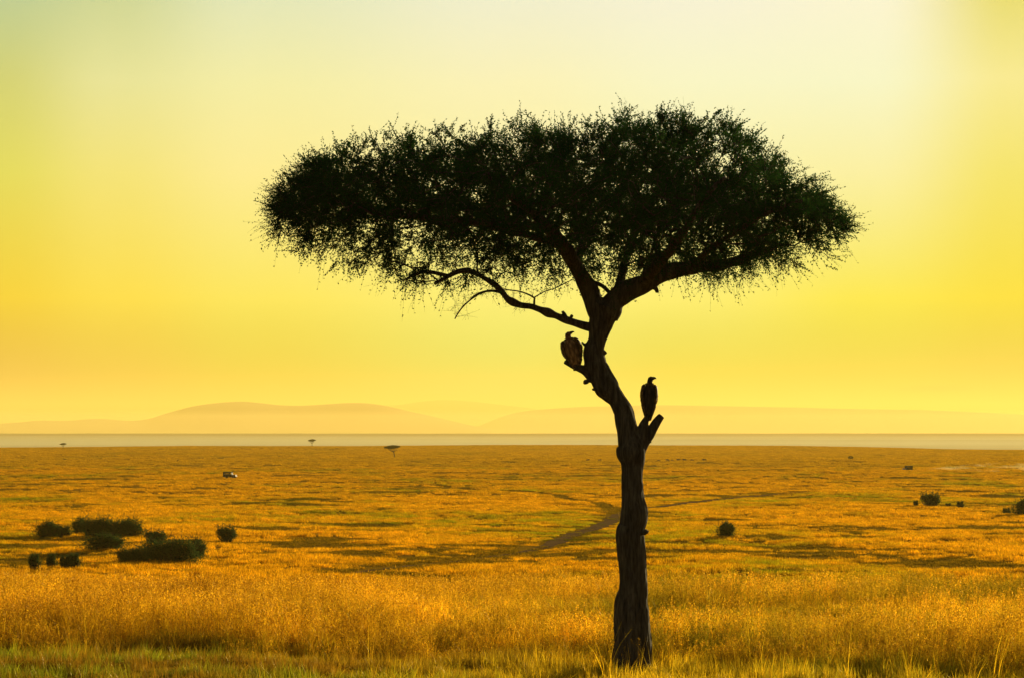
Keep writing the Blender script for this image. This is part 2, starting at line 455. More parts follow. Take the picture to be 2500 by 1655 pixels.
# ------------------------------------------------------------------ grass clumps
def blades(mb, n, rad, h, w, lean=.35, seed=0, hv=.35, bend=.5):
    r = np.random.default_rng(seed)
    a = r.uniform(0, 2*math.pi, n); q = rad * np.sqrt(r.uniform(0, 1, n))
    b = np.stack([q*np.cos(a), q*np.sin(a), np.full(n, -.04)], 1)
    hh = h * (1 + hv * r.normal(size=n).clip(-1.6, 1.6))
    la = r.uniform(0, 2*math.pi, n); lm = np.abs(r.normal(size=n)) * lean
    dirv = np.stack([np.cos(la)*lm + .10, np.sin(la)*lm, np.zeros(n)], 1)
    K = 4
    tt = np.linspace(0, 1, K)
    pts = b[:, None] + hh[:, None, None] * (tt[None, :, None] * np.array([0, 0, 1.]) + (tt**2)[None, :, None] * dirv[:, None] * bend*2)
    pts[:, :, 2] -= (hh * lm**2 * .4)[:, None] * tt**2
    fa = r.uniform(0, 2*math.pi, n); side = np.stack([np.cos(fa), np.sin(fa), 0*fa], 1)
    ww = w * r.uniform(.6, 1.3, n)
    wk = np.array([.8, 1, .7, .12]) / 2
    A = pts - side[:, None] * (ww[:, None] * wk)[..., None]; B = pts + side[:, None] * (ww[:, None] * wk)[..., None]
    V = np.stack([A, B], 2).reshape(n, K*2, 3)
    base = (np.arange(n)*K*2)[:, None, None]; k = (np.arange(K-1)*2)[None, :, None]
    f = (base + k + np.array([0, 1, 3, 2])).reshape(-1, 4)
    mb.add(V.reshape(-1, 3), f)
    return pts[:, -1], pts[:, -1] - pts[:, -2]

def clump(name, specs):
    objs = []
    mb = MB(); mats = []
    me_faces = []
    for kind, fn in specs:
        start = sum(len(f) for f in mb.f)
        fn(mb)
        me_faces.append((kind, start, sum(len(f) for f in mb.f)))
        if kind not in mats: mats.append(kind)
    me = mb.mesh(name, None)
    for k in mats: me.materials.append(M[k])
    idx = np.zeros(len(me.polygons), np.int32)
    for kind, a, b in me_faces: idx[a:b] = mats.index(kind)
    me.polygons.foreach_set('material_index', idx)
    return bpy.data.objects.new(name, me)

def seedheads(mb, n, rad, h, seed, size=.1):
    tips, d = blades(mb, n, rad, h, .0045, lean=.22, seed=seed, hv=.22)
    r = np.random.default_rng(seed+1)
    k = 9
    u = r.uniform(-1.0, .25, (n, k)) * size
    dd = d / np.linalg.norm(d, axis=1)[:, None]
    pos = tips[:, None] + dd[:, None] * u[..., None] + r.normal(size=(n, k, 3)) * .008
    ld = dd[:, None] * 1.0 + r.normal(size=(n, k, 3)) * .55
    mb.leaves(pos.reshape(-1, 3), ld.reshape(-1, 3), .035, .012)

def coll(name, objs):
    c = bpy.data.collections.new(name)
    for o in objs: c.objects.link(o)
    return c

tall = coll('tall_clumps', [clump('tall_clump', [
    ('blade', lambda mb, i=i: blades(mb, 46, .20, .42, .008, .38, 100+i)),
    ('seed', lambda mb, i=i: seedheads(mb, 15, .20, .62, 200+i))]) for i in range(8)])
short = coll('short_clumps', [clump('short_clump', [
    ('lawn', lambda mb, i=i: blades(mb, 70, .20, .20, .008, .55, 300+i, .4)),
    ('blade', lambda mb, i=i: blades(mb, 9, .2, .26, .006, .4, 340+i))]) for i in range(6)])
stem = coll('stem_clumps', [clump('stem_clump', [
    ('blade', lambda mb, i=i: blades(mb, 8, .10, .85, .006, .30, 400+i, .22)),
    ('seed', lambda mb, i=i: seedheads(mb, 4, .10, .95, 430+i, .14))]) for i in range(5)])
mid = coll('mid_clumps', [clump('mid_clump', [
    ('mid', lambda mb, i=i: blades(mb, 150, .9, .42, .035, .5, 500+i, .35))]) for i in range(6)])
midlow = coll('low_clumps', [clump('low_clump', [
    ('midlow', lambda mb, i=i: blades(mb, 150, .9, .42, .035, .6, 550+i, .35))]) for i in range(4)])
far = coll('far_clumps', [clump('far_clump', [
    ('far', lambda mb, i=i: blades(mb, 190, 2.4, .46, .10, .45, 600+i, .3))]) for i in range(5)])

def scatter(name, coll_, pts, rot, scl, label, cat):
    """pts [N,3], rot [N], scl [N,3]: instances of a clump collection on points"""
    me = bpy.data.meshes.new(name)
    n = len(pts); me.vertices.add(n); me.vertices.foreach_set('co', pts.astype(np.float32).ravel())
    a = me.attributes.new('rotz', 'FLOAT_VECTOR', 'POINT'); a.data.foreach_set('vector', np.stack([0*rot, 0*rot, rot], 1).astype(np.float32).ravel())
    a = me.attributes.new('scl', 'FLOAT_VECTOR', 'POINT'); a.data.foreach_set('vector', scl.astype(np.float32).ravel())
    a = me.attributes.new('pick', 'INT', 'POINT'); a.data.foreach_set('value', rng.integers(0, len(coll_.objects), n).astype(np.int32))
    o = bpy.data.objects.new(name, me); COL.objects.link(o)
    ng = bpy.data.node_groups.new(name, 'GeometryNodeTree')
    ng.interface.new_socket('Geometry', in_out='INPUT', socket_type='NodeSocketGeometry')
    ng.interface.new_socket('Geometry', in_out='OUTPUT', socket_type='NodeSocketGeometry')
    gi = ng.nodes.new('NodeGroupInput'); go = ng.nodes.new('NodeGroupOutput')
    ci = ng.nodes.new('GeometryNodeCollectionInfo'); ci.inputs['Collection'].default_value = coll_
    ci.inputs['Separate Children'].default_value = True; ci.inputs['Reset Children'].default_value = True
    iop = ng.nodes.new('GeometryNodeInstanceOnPoints'); iop.inputs['Pick Instance'].default_value = True
    def na(nm, t):
        x = ng.nodes.new('GeometryNodeInputNamedAttribute'); x.data_type = t; x.inputs['Name'].default_value = nm
        return [s for s in x.outputs if s.enabled and s.name == 'Attribute'][0]
    L = ng.links.new
    L(gi.outputs[0], iop.inputs['Points']); L(ci.outputs[0], iop.inputs['Instance'])
    L(na('pick', 'INT'), iop.inputs['Instance Index'])
    L(na('rotz', 'FLOAT_VECTOR'), iop.inputs['Rotation']); L(na('scl', 'FLOAT_VECTOR'), iop.inputs['Scale'])
    L(iop.outputs[0], go.inputs[0])
    md = o.modifiers.new('clumps', 'NODES'); md.node_group = ng
    tag(o, label, cat, kind='stuff')
    return o

def fan(y0, y1, dens, wmarg=.33, add=3):
    """random points in the fan between two distances, dens per m2"""
    hw = wmarg * y1 + add
    n = int((y1 - y0) * 2 * hw * dens)
    y = rng.uniform(y0, y1, n); x = rng.uniform(-hw, hw, n)
    k = np.abs(x) < wmarg * y + add
    return x[k], y[k]

def lawn_edge(x, y):
    """1 where the grass is grazed short: in front of and around the tree, more to the left"""
    e = 51.7 + np.clip(-(x - 1) * .45, -.7, 4.4) + 1.5 * vn(x / 2.4, y / 3, 41) + .6*vn(x/.7, y/1.2, 42)
    e = np.where(x > 4.6, e - (x - 4.6) * .9, e)
    return e
def lawn_mask(x, y): return sstep(.9, -.9, y - lawn_edge(x, y))

TB = P(1541, 1640, 50)      # tree base
x, y = fan(40, 104, 11)
lm = lawn_mask(x, y) > rng.uniform(0, 1, len(x))
hollow = sstep(.05, .4, fbm(x / 8, y / 3.2, 45, 2)) * sstep(55, 58, y)   # troughs of shorter, greener grass
keep = (np.hypot(x - TB[0], y - TB[1]) > .42)
t = keep & ~lm & (rng.uniform(0, 1, len(x)) > .55*hollow)
xt, yt = x[t], y[t]
s_ = rng.uniform(.75, 1.2, len(xt)); sz = s_ * (1 - .5 * hollow[t]) * (1 + .25 * vn(xt/1.4, yt/1.4, 46)) * (.42 + .58 * sstep(-.8, 4.0, yt - lawn_edge(xt, yt)))
scatter('tall_grass', tall, np.stack([xt, yt, H(xt, yt)], 1), rng.uniform(0, 6.28, len(xt)), np.stack([s_, s_, sz], 1),
        'tall golden dry grass with reddish seed heads filling the foreground', 'grass')
near_ = sstep(3.5, .5, y - lawn_edge(x, y)) > rng.uniform(0, 1, len(x))
t = keep & (lm | (hollow > .5) | near_)
xs, ys_ = x[t], y[t]
sh = rng.uniform(.6, 1.2, len(xs)) * (1 + .55 * vn(xs/.8, ys_/1.1, 48)); kk = rng.uniform(0, 1, len(xs)) > .5 * sstep(.1, .5, vn(xs/.6, ys_/.8, 49)); xs, ys_, sh = xs[kk], ys_[kk], sh[kk]
scatter('short_grass', short, np.stack([xs, ys_, H(xs, ys_)], 1), rng.uniform(0, 6.28, len(xs)), np.stack([.5+.5*sh, .5+.5*sh, sh], 1),
        'short green grass round the foot of the big tree', 'grass')
x, y = fan(44, 62, 1.0)
kk = (rng.uniform(0, 1, len(x)) < np.where(y < 52, .12 + .5 * (x > 4), .35 * sstep(62, 52, y))) & (np.hypot(x - TB[0], y - TB[1]) > .40)
x, y = x[kk], y[kk]
xa = TB[0] + np.array([-.62, -.35, -.1, .15, .5, -.5, .33, .7]); ya = TB[1] - np.array([.5, .62, .7, .66, .6, .8, .9, .45])
x, y = np.concatenate([x, xa]), np.concatenate([y, ya])
scatter('grass_stalks', stem, np.stack([x, y, H(x, y)], 1), rng.uniform(0, 6.28, len(x)), np.repeat(rng.uniform(.55, 1.0, (len(x), 1)), 3, 1),
        'long pale grass stalks standing above the short grass near the trunk', 'grass')
# the valley
x, y = fan(255, 640, .42, .33, 10)
x2, y2 = fan(640, 1150, .13, .33, 10)
x, y = np.concatenate([x, x2]), np.concatenate([y, y2])
d1 = dist_poly(x, y, PATH); d2 = dist_poly(x, y, GULLY)
pat = .64 * fbm(x / 13, y / 7.5, 51, 3) + .24 * fbm(x / 34, y / 40, 55, 2) - .02
xy = (x, y)
k = (d1 > 2.3) & (d2 > 2.5) & (pat < .16 + .05 * rng.normal(size=len(x)))
x, y, p_ = xy[0][k], xy[1][k], pat[k]
sz = rng.uniform(.75, 1.2, len(x)) * np.clip(d1[k] / 9, .45, 1) * (1 - .35 * sstep(-.1, .2, p_)) * (1 + .25*vn(x/9, y/14, 53)); s_ = rng.uniform(.8, 1.3, len(x))
s_ = s_ * np.where(y > 640, 1.5, 1)
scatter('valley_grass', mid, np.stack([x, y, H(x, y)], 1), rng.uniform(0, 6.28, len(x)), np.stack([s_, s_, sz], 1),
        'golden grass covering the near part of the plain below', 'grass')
lefttrack = (xy[0] < 4) & (xy[1] < 372)  # dark tufts here stand in for the shaded bank beside the track
k = (d1 < .3) & (rng.uniform(0, 1, len(d1)) < .5) | (d1 > 1.5) & ((pat > .13) | (d2 < 4) | ((d1 < 4) & lefttrack))
x, y = xy[0][k], xy[1][k]
s_ = rng.uniform(.8, 1.3, len(x)) * np.where(y > 640, 1.5, 1); sz = rng.uniform(.3, .6, len(x)) * np.where((d1[k] < 4) & lefttrack[k], 1.3, 1)
scatter('shade_toned_grass', midlow, np.stack([x, y, H(x, y)], 1), rng.uniform(0, 6.28, len(x)), np.stack([s_, s_, sz], 1),
        'short dark green grass darkened in colour to stand for shaded hollows of the plain', 'grass')
x, y = fan(1150, 2900, .028, .32, 20)
sz = rng.uniform(.7, 1.2, len(x)) * (1 + .3*vn(x/40, y/120, 54)); s_ = rng.uniform(.9, 1.4, len(x))
scatter('plain_grass', far, np.stack([x, y, H(x, y)], 1), rng.uniform(0, 6.28, len(x)), np.stack([s_, s_, sz], 1),
        'ochre grass covering the far part of the plain', 'grass')

# ------------------------------------------------------------------ hills
M['hill'] = simple('hill_slopes', (.12,.10,.06), .95, .05, scale=.0006, var=.3)
def hill(prof, Y, label, depth=5000, s=0):
    px = np.array([p[0] for p in prof], float); py = np.array([p[1] for p in prof], float)
    xs = np.linspace(px[0], px[-1], 220)
    k = np.ones(9)/9
    pyi = np.convolve(np.pad(np.interp(xs, px, py), 4, 'edge'), k, 'valid')
    X = (xs - 1250) / F * Y
    Ht = CAMZ + (1050 - pyi) / F * Y
    rows = np.linspace(-1, 1, 41)
    V = []
    for q in rows:
        prof_ = (1 - abs(q))**1.0 * .5 + .5 * (1 + math.cos(math.pi * q)) / 2
        yy = Y + q * depth + 0 * X
        z = -40 + (Ht + 40) * prof_ * (1 + .16 * (1 - prof_) * fbm(X / 1500, yy / 1500, 60 + s, 3) * 2)
        V.append(np.stack([X * (yy / Y), yy, z], 1))
    V = np.concatenate(V); nc = len(xs)
    a = (np.arange(40)[:, None]*nc + np.arange(nc-1)).ravel()
    mb = MB(); mb.add(V, np.stack([a, a+1, a+nc+1, a+nc], 1))
    o = mb.build('hills', M['hill']); tag(o, label, 'hills', kind='structure')
hill([(-900,1046),(-400,1030),(-150,1036),(0,1033),(26,1034),(79,1026),(121,1024),(153,1030),(185,1024),(227,1021),(295,1024),(338,1031),(369,1020),(406,1009),(438,998),(485,988),(528,983),(580,978.5),(623,980),(649,986),(702,990.5),(760,989.5),(823,984),(871,982),(923,985),(976,998),(1029,1010),(1100,1026),(1200,1050)], 27000, 'hazy long hill with a rounded top on the left horizon', 4000, 1)
hill([(1150,1050),(1200,1025),(1250,1006),(1330,998),(1408,993),(1619,988),(1778,991),(1936,994),(2094,998),(2252,1000),(2411,1007),(2500,1012),(2800,1022),(3300,1050)], 33000, 'very faint long level ridge on the right horizon', 4500, 2)
hill([(700,1050),(800,1005),(900,990),(976,988),(1029,979),(1082,975),(1150,979),(1230,988),(1330,1000),(1450,1020),(1600,1050)], 50000, 'faintest hill behind the long hill in the middle of the horizon', 4500, 3)

# ------------------------------------------------------------------ the big tree
TY = 50.0
def T(px, py, dy=0.0):
    p = P(px, py, TY); p = p + np.array([0, dy, 0]); return p
PXM = 1 / 130.0

def spline(pts, n):
    pts = np.asarray(pts, float)
    seg = np.linalg.norm(np.diff(pts[:, :3], axis=0), axis=1); L = np.concatenate([[0], np.cumsum(seg)])
    t = np.linspace(0, L[-1], n)
    # Catmull-Rom through the knots
    out = []
    for q in t:
        i = min(max(np.searchsorted(L, q, 'right') - 1, 0), len(pts) - 2)
        u = (q - L[i]) / (L[i+1] - L[i])
        p0, p1, p2, p3 = pts[max(i-1, 0)], pts[i], pts[i+1], pts[min(i+2, len(pts)-1)]
        out.append(.5*((2*p1)+(-p0+p2)*u+(2*p0-5*p1+4*p2-p3)*u*u+(-p0+3*p1-3*p2+p3)*u**3))
    return np.array(out)

tree = empty('thorn_tree', tuple(TB))
tag(tree, 'tall flat-topped thorn tree with crooked trunk and wide dark crown', 'tree')
OFF = -np.array(TB)

trunk_px = [(1655,1484,1600),(1635,1488,1595),(1610,1493,1591),(1590,1497,1591),(1560,1499,1590),(1530,1500,1588),(1490,1499,1583),(1460,1505,1581),(1440,1511,1581),(1400,1513,1578),(1360,1507.5,1575.5),(1335,1504.5,1573),(1300,1503,1571),(1285,1509,1574),(1262,1514,1580),(1245,1515.5,1580),(1220,1517,1573),(1190,1517,1569.5),(1145,1517,1570),(1125,1513,1574),(1105,1504,1576),(1088,1508,1574),(1070,1507,1566),(1048,1505,1558),(1025,1501,1552),(1000,1496,1546),(975,1481,1532),(960,1463,1525),(945,1449,1518),(925,1440,1505),(905,1430,1494),(895,1426,1486),(880,1427,1480),(865,1425,1476),(850,1427,1476.5),(835,1434,1479.6),(820,1437,1485),(800,1437,1494),(785,1438,1501),(765,1438,1511.5),(748,1440,1522)]
kn = []
for py, a, b in trunk_px:
    c = T((a+b)/2, py); kn.append([*c, (b-a)/2*PXM])
kn = np.array(kn)
# true radius: a slanted trunk is wider horizontally than across
tg = np.gradient(kn[:, :3], axis=0); tg /= np.linalg.norm(tg, axis=1)[:, None]
kn[:, 3] *= np.clip(np.abs(tg[:, 2]), .8, 1)
sm = spline(kn, 330)
wob = .03 * np.sin(np.linspace(0, 9, 330))
sm[:, 1] += wob
def flute(i, th):
    z = sm[i, 2]
    low = max(0, min(1, (3.2 - z) / 2.0))
    n = vn3(np.cos(th)*1.6 + 5, np.sin(th)*1.6 + 5, np.full(len(th), z*.8), 71)
    n2 = vn3(np.cos(th)*5, np.sin(th)*5, np.full(len(th), z*2.2), 72)
    ridge = -np.exp(-((th - (4.55 + .12*math.sin(z*2)))/.16)**2) * .28 * low - np.exp(-((th - (5.3+.1*math.sin(z*3)))/.10)**2) * .16*low - np.exp(-((th - 3.75)/.10)**2) * .14*low
    n3 = vn3(np.cos(th)*11, np.sin(th)*11, np.full(len(th), z*6.0), 73)
    return 1 + .07 * n + .045 * n2 + .055 * n3 + ridge + .02*low
wood = MB()
wood.tube(sm[:, :3] + OFF, sm[:, 3], 72, True, flute)

limb_def = {}
def limb(name, pts, r0, r1, sides=18, rough=.07, n=None, mb=None):
    k = np.array([[*T(a, b, d)] for a, b, d in pts])
    n = n or max(12, int(np.linalg.norm(np.diff(k, axis=0), axis=1).sum() / .05))
    s = spline(k, n)
    sd = abs(hash(name)) % 50 if False else sum(map(ord, name)) % 50
    s = s + np.stack([vn(np.arange(n)/5, np.zeros(n), 80+sd), vn(np.arange(n)/5, np.zeros(n), 81+sd), vn(np.arange(n)/5, np.zeros(n), 82+sd)], 1) * .018 * np.linspace(0, 1, n)[:, None]
    r = np.linspace(r0, r1, n) * PXM * (1 + rough * 1.6 * vn(np.arange(n)/3.5, np.zeros(n), 83+sd))
    (mb or wood).tube(s + OFF, r, sides, True)
    limb_def[name] = (s, r)
    return s
limb('L1', [(1462,775,0),(1450,740,0),(1435,702,0),(1408,658,-.2),(1378,612,-.6),(1332,566,-1.2),(1270,520,-2.0),(1200,480,-2.6)], 24, 7)
limb('L1b', [(1378,612,-.6),(1332,584,.3),(1260,556,1.2),(1180,532,2.2),(1110,500,2.8)], 12, 5)
limb('L1c', [(1332,566,-1.2),(1230,560,-1),(1100,545,-.8),(980,530,-.4),(870,505,0),(780,480,.2)], 11, 4)
limb('L2', [(1482,775,0),(1498,738,0),(1530,712,0),(1575,693,0),(1625,664,.2),(1690,650,.5),(1770,640,.9),(1850,615,1.4),(1930,580,1.6)], 29, 6)
limb('L2b', [(1505,725,0),(1516,690,.4),(1530,640,1.3),(1560,570,2.4),(1570,500,3)], 14, 5)
limb('L2c', [(1560,698,0),(1605,650,-.8),(1650,590,-1.8),(1690,520,-2.6),(1740,470,-3)], 16, 5)
limb('L2d', [(1690,650,.5),(1760,590,-.4),(1850,540,-1.4),(1930,510,-2)], 9, 4)
limb('L3', [(1410,660,-.2),(1420,600,.6),(1440,540,1.2),(1450,450,1.6)], 11, 5)
limb('arc', [(1500,728,.1),(1478,704,.1),(1458,692,.05),(1436,685,0)], 5.5, 4)
limb('knob', [(1590,695,0),(1602,706,0),(1605,716,0)], 9, 4, 10)
limb('perch', [(1450,925,0),(1432,906,0),(1410,898,-.02),(1392,891,-.05),(1379,884,-.08)], 15, 6, 14, .15)
limb('k1', [(1442,925,-.05),(1433,931,-.08),(1427,930,-.1)], 8, 6, 10, .25)
limb('k2', [(1460,950,-.05),(1452,950,-.06),(1446,949,-.07)], 5, 3, 8, .25)
limb('k3', [(1470,862,0),(1478,860,0),(1481,858,0)], 6, 5, 8, .2)
limb('k4', [(1437,842,0),(1427,841,0),(1421,834,0)], 6, 1.5, 8, .1)
limb('stumpA', [(1556,1090,0),(1566,1062,0),(1571,1038,0),(1576,1020,0),(1580,1012,0)], 19, 6, 16, .12)
limb('stumpB', [(1562,1100,.05),(1578,1074,.05),(1590,1052,.05),(1603,1031,.05),(1612,1019,.05),(1617,1013,.05)], 15, 7.5, 16, .14)
limb('k5', [(1560,1300,-.1),(1572,1299,-.18),(1579,1292,-.2)], 6, 5, 8, .2)
limb('k6', [(1590,1078,0),(1583,1082,0),(1583,1086,0)], 3, 2, 8, .2)
limb('bulge', [(1558,1225,0),(1566,1245,-.02),(1562,1275,0)], 14, 12, 12, .2)
ll = [(1446,800,0),(1425,795,0),(1403,788,0),(1380,780,0),(1347,768,-.1),(1321,758,-.15),(1296,750,-.2),(1269,747,-.25),(1243,735,-.3),(1227,716,-.35),(1208,697,-.4),(1178,678,-.45),(1151,667,-.5),(1124,667,-.5),(1101,676,-.5),(1074,691,-.5),(1064,697,-.5)]
wood2 = MB()
limb('LL', ll, 11, 5.0, 12, .16, mb=wood2)
limb('LLs', [(1384,783,0),(1379,770,0),(1373,759,0)], 6, 3.6, 9, .2, mb=wood2)
limb('LLt', [(1390,785,0),(1396,772,-.05),(1393,776,-.05)], 5, 3, 8, .2, mb=wood2)
limb('LLb', [(1096,678,-.5),(1070,672,-.5),(1040,668,-.55),(1013,674,-.6),(994,688,-.6)], 5, 3.4, 9, .15, mb=wood2)
limb('LLc', [(1224,716,-.35),(1197,714,-.5),(1170,722,-.6),(1147,739,-.7),(1128,758,-.8),(1112,782,-.8)], 4, 1.3, 8, .15, mb=wood2)
limb('LLd', [(1304,751,-.2),(1304,738,-.2),(1303,728,-.2),(1270,713,-.2),(1225,707,-.1)], 3, 1, 7, .1, mb=wood2)
limb('LLe', [(1304,728,-.2),(1330,712,0),(1360,700,.2),(1400,680,.3)], 1.6, 1.0, 7, .1, mb=wood2)
tr = wood.build('trunk', M['bark'], tree)
md = tr.modifiers.new('fuse', 'REMESH'); md.mode = 'VOXEL'; md.voxel_size = .011; md.use_smooth_shade = True
br = wood2.build('dead_branch', M['bark'], tree)

# crown envelope (photo pixels turned into metres at the tree's distance)
K = 1.0553
top = [(605,455),(640,410),(690,378),(780,345),(880,322),(960,312),(1050,305),(1150,297),(1250,300),(1330,292),(1400,287),(1460,278),(1560,272),(1650,278),(1710,290),(1762,312),(1790,350),(1830,380),(1870,400),(1920,435),(1955,475),(1978,522)]
top = [(1318 + (a*K - 1318) * .975, max(b*K + 13, 303 + 6 * math.sin(a / 60))) for a, b in top]
dbot = [(640,500),(700,560),(760,590),(850,600),(950,590),(1050,600),(1150,610),(1250,640),(1350,655),(1400,640),(1500,640),(1600,640),(1700,640),(1800,630),(1900,620),(2000,600),(2085,552)]
lbot = [(640,515),(680,600),(740,635),(800,650),(870,665),(950,690),(1050,705),(1150,705),(1250,690),(1330,690),(1400,680),(1480,690),(1560,680),(1650,675),(1750,695),(1850,675),(1900,655),(2000,635),(2087,556)]
def toXZ(l):
    q = np.array([P(a, b, TY) for a, b in l]); return q[:, 0], q[:, 2]
tx, tz = toXZ(top); dx_, dz_ = toXZ(dbot); lx, lz = toXZ(lbot)
XC = (tx[0] + tx[-1]) / 2; XA = (tx[-1] - tx[0]) / 2
gaps = [(1093,452,14,8),(1036,462,10,8),(1067,475,12,7),(1170,475,26,18),(1128,456,12,9),(1090,490,10,6),(1070,517,12,7),(1113,514,10,6),(986,529,16,6),(1327,540,16,8),(1227,521,10,8),(1530,502,16,11),(1572,437,10,7),(1660,464,12,8),(1614,495,20,8),(1438,537,18,9),(1377,556,14,10),(1323,533,16,8),(1468,552,10,8),(1419,598,8,12),(1465,613,10,8),(1744,399,26,20),(1770,380,20,22),(1000,590,22,8),(905,560,18,10)]
def crown_targets(n):
    out = []
    while len(out) < n:
        m = 20000
        x = rng.uniform(tx[0], tx[-1], m); u = rng.uniform(-1, 1, m)
        ym = 4.5 * np.sqrt(np.clip(1 - ((x - XC) / XA)**2, 0.02, 1)); yy = u * ym
        zt = np.interp(x, tx, tz) - .95 * u**2 + .22 * vn(x/1.1, yy/1.1, 91)
        zd = np.interp(x, dx_, dz_) + .55 * u**2; zl = np.interp(x, lx, lz) + .75 * u**2
        z = rng.uniform(5.5, 11.5, m)
        ins = (z < zt) & (z > zl)
        cl = .7 * vn3(x/.75, yy/.75, z/.5, 92) + .5 * vn3(x/.34, yy/.5, z/.28, 93)
        dens = np.where(z > zd, 1.0, np.where(x > 2.6, .42, .26))
        # upper skin and rim denser, core more open
        hrel = np.clip((z - zd) / np.maximum(zt - zd, .1), 0, 1)
        dens = dens * (.55 + .45 * sstep(.05, .35, hrel))
        dens = dens * sstep(-.8, -.1, cl)
        pxp = 1250 + F * x / (TY + yy); pyp = 1050 - F * (z - CAMZ) / (TY + yy)
        for gx, gy, ga, gb in gaps:
            dens = np.where(((pxp-gx)/ga)**2 + ((pyp-gy)/gb)**2 < 1.2, dens*.2, dens)
        k = ins & (rng.uniform(0, 1, m) < dens)
        out += list(np.stack([x[k], TY + yy[k], z[k]], 1))
    return np.array(out[:n])
NT = 3350
tg_ = crown_targets(NT)

def grow(targets, seeds, bf=.30, step=.16):
    pos = [p for p, r, l in seeds]; par = [-1]*len(pos); pl = [l for p, r, l in seeds]
    cap = len(pos) + len(targets) * 14
    A = np.zeros((cap, 3)); A[:len(pos)] = pos; PLn = np.zeros(cap); PLn[:len(pos)] = pl
    parent = -np.ones(cap, int); n = len(pos); tips = []
    S = np.array(pos)
    d0 = np.array([np.min(np.linalg.norm(S - t, axis=1)) for t in targets])
    for ti in np.argsort(d0):
        t = targets[ti]
        d = np.linalg.norm(A[:n] - t, axis=1)
        # do not droop back: favour nodes nearer to the fork
        c = d + bf * PLn[:n]
        j = int(np.argmin(c)); L = d[j]
        m = min(max(1, int(L / step)), 12)
        a = A[j]; prev = j
        bow = rng.normal(size=3) * .07 * L + np.array([0, 0, .05 * L])
        for q in range(1, m + 1):
            u = q / m
            p = a + (t - a) * u + bow * 4 * u * (1 - u) * .5 + (rng.normal(size=3) * .012 if q < m else 0)
            A[n] = p; parent[n] = prev; PLn[n] = PLn[prev] + L / m; prev = n; n += 1
        tips.append(prev)
    return A[:n], parent[:n], np.array(tips), len(pos)
seeds = []
for nm, l0 in (('L1',0),('L1b',1.5),('L1c',2.2),('L2',0),('L2b',.4),('L2c',.8),('L2d',2.0),('L3',1.0),('LL',.3),('LLb',8.0)):
    s, r = limb_def[nm]
    seg = np.concatenate([[0], np.cumsum(np.linalg.norm(np.diff(s, axis=0), axis=1))])
    st = int(len(s) * (.25 if nm in ('L1','L2') else .1)) if nm != 'LL' else int(len(s)*.55)
    for i in range(st, len(s), 3): seeds.append((s[i], r[i], (l0 + seg[i]) * .55))
A, par, tips, ns = grow(tg_, seeds)
cnt = np.zeros(len(A)); cnt[tips] += 1
for i in range(len(A) - 1, ns - 1, -1): cnt[par[i]] += cnt[i]
ii = np.arange(ns, len(A)); pr = par[ii]
rr = .0042 * np.maximum(cnt, 1)**.46
r0 = np.where(pr < ns, rr[ii] * 1.15, rr[pr]); r0 = np.minimum(r0, .075); r1 = np.minimum(rr[ii], .07)
r0 = np.minimum(r0, r1 * 1.35)
bb = MB()
bb.tubes(np.stack([A[pr], A[ii]], 1) + OFF, np.stack([r0, r1], 1), 5)
bb.build('branchwork', M['bark'], tree)

# twigs and leaves
cr = MB(); tw = MB()
def twigs(base, dirs, ln, leaf_n, leaf_len=.047, gravity=0.0, thick=.0026, leafprob=1.0):
    n = len(base)
    d = dirs / np.linalg.norm(dirs, axis=1)[:, None]
    Kp = 5; tt = np.linspace(0, 1, Kp)
    bend = rng.normal(size=(n, 3)) * .28; bend[:, 2] += gravity
    pts = base[:, None] + ln[:, None, None] * (tt[None, :, None] * d[:, None] + (tt**2)[None, :, None] * bend[:, None] * .6)
    tw.tubes(pts + OFF, np.broadcast_to(np.linspace(thick, thick*.45, Kp), (n, Kp)), 3)
    u = (np.arange(leaf_n) + rng.uniform(0, 1, (n, leaf_n))) / leaf_n * .92 + .08
    lp = base[:, None] + ln[:, None, None] * (u[..., None] * d[:, None] + (u**2)[..., None] * bend[:, None] * .6)
    ld = d[:, None] * .6 + rng.normal(size=(n, leaf_n, 3)) * .75
    lp = lp.reshape(-1, 3); ld = ld.reshape(-1, 3)
    k = rng.uniform(0, 1, len(lp)) < leafprob
    lp, ld = lp[k], ld[k]
    cr.leaves(lp + OFF, ld, rng.uniform(.65, 1.25, len(lp)) * leaf_len, rng.uniform(.8, 1.2, len(lp)) * leaf_len * .56)
    return pts
tp = A[tips]
outw = tp - np.array([XC + 0.3, TY, 8.2]); outw /= np.linalg.norm(outw, axis=1)[:, None]
NTW = 7
b = np.repeat(tp, NTW, 0); ow = np.repeat(outw, NTW, 0)
# start twigs a little back down the branch
pb = A[par[tips]]; b = b + (np.repeat(pb, NTW, 0) - b) * rng.uniform(0, 1, (len(b), 1))
d = rng.normal(size=b.shape) * .8 + ow * .55 + np.array([0, 0, .12])
hgt = (b[:, 2] - np.interp(b[:, 0], dx_, dz_)) / np.maximum(np.interp(b[:, 0], tx, tz) - np.interp(b[:, 0], dx_, dz_), .3)
d[:, 2] += np.where(hgt < .1, -.35, np.where(hgt > .75, .45, 0))
twigs(b, d, rng.uniform(.14, .38, len(b)), 13)
# lacy lower fringe hangs
k = hgt < .12
twigs(b[k], d[k] * .8 + np.array([0, 0, -.5]), rng.uniform(.25, .6, k.sum()), 10, gravity=-.3, leafprob=.75)
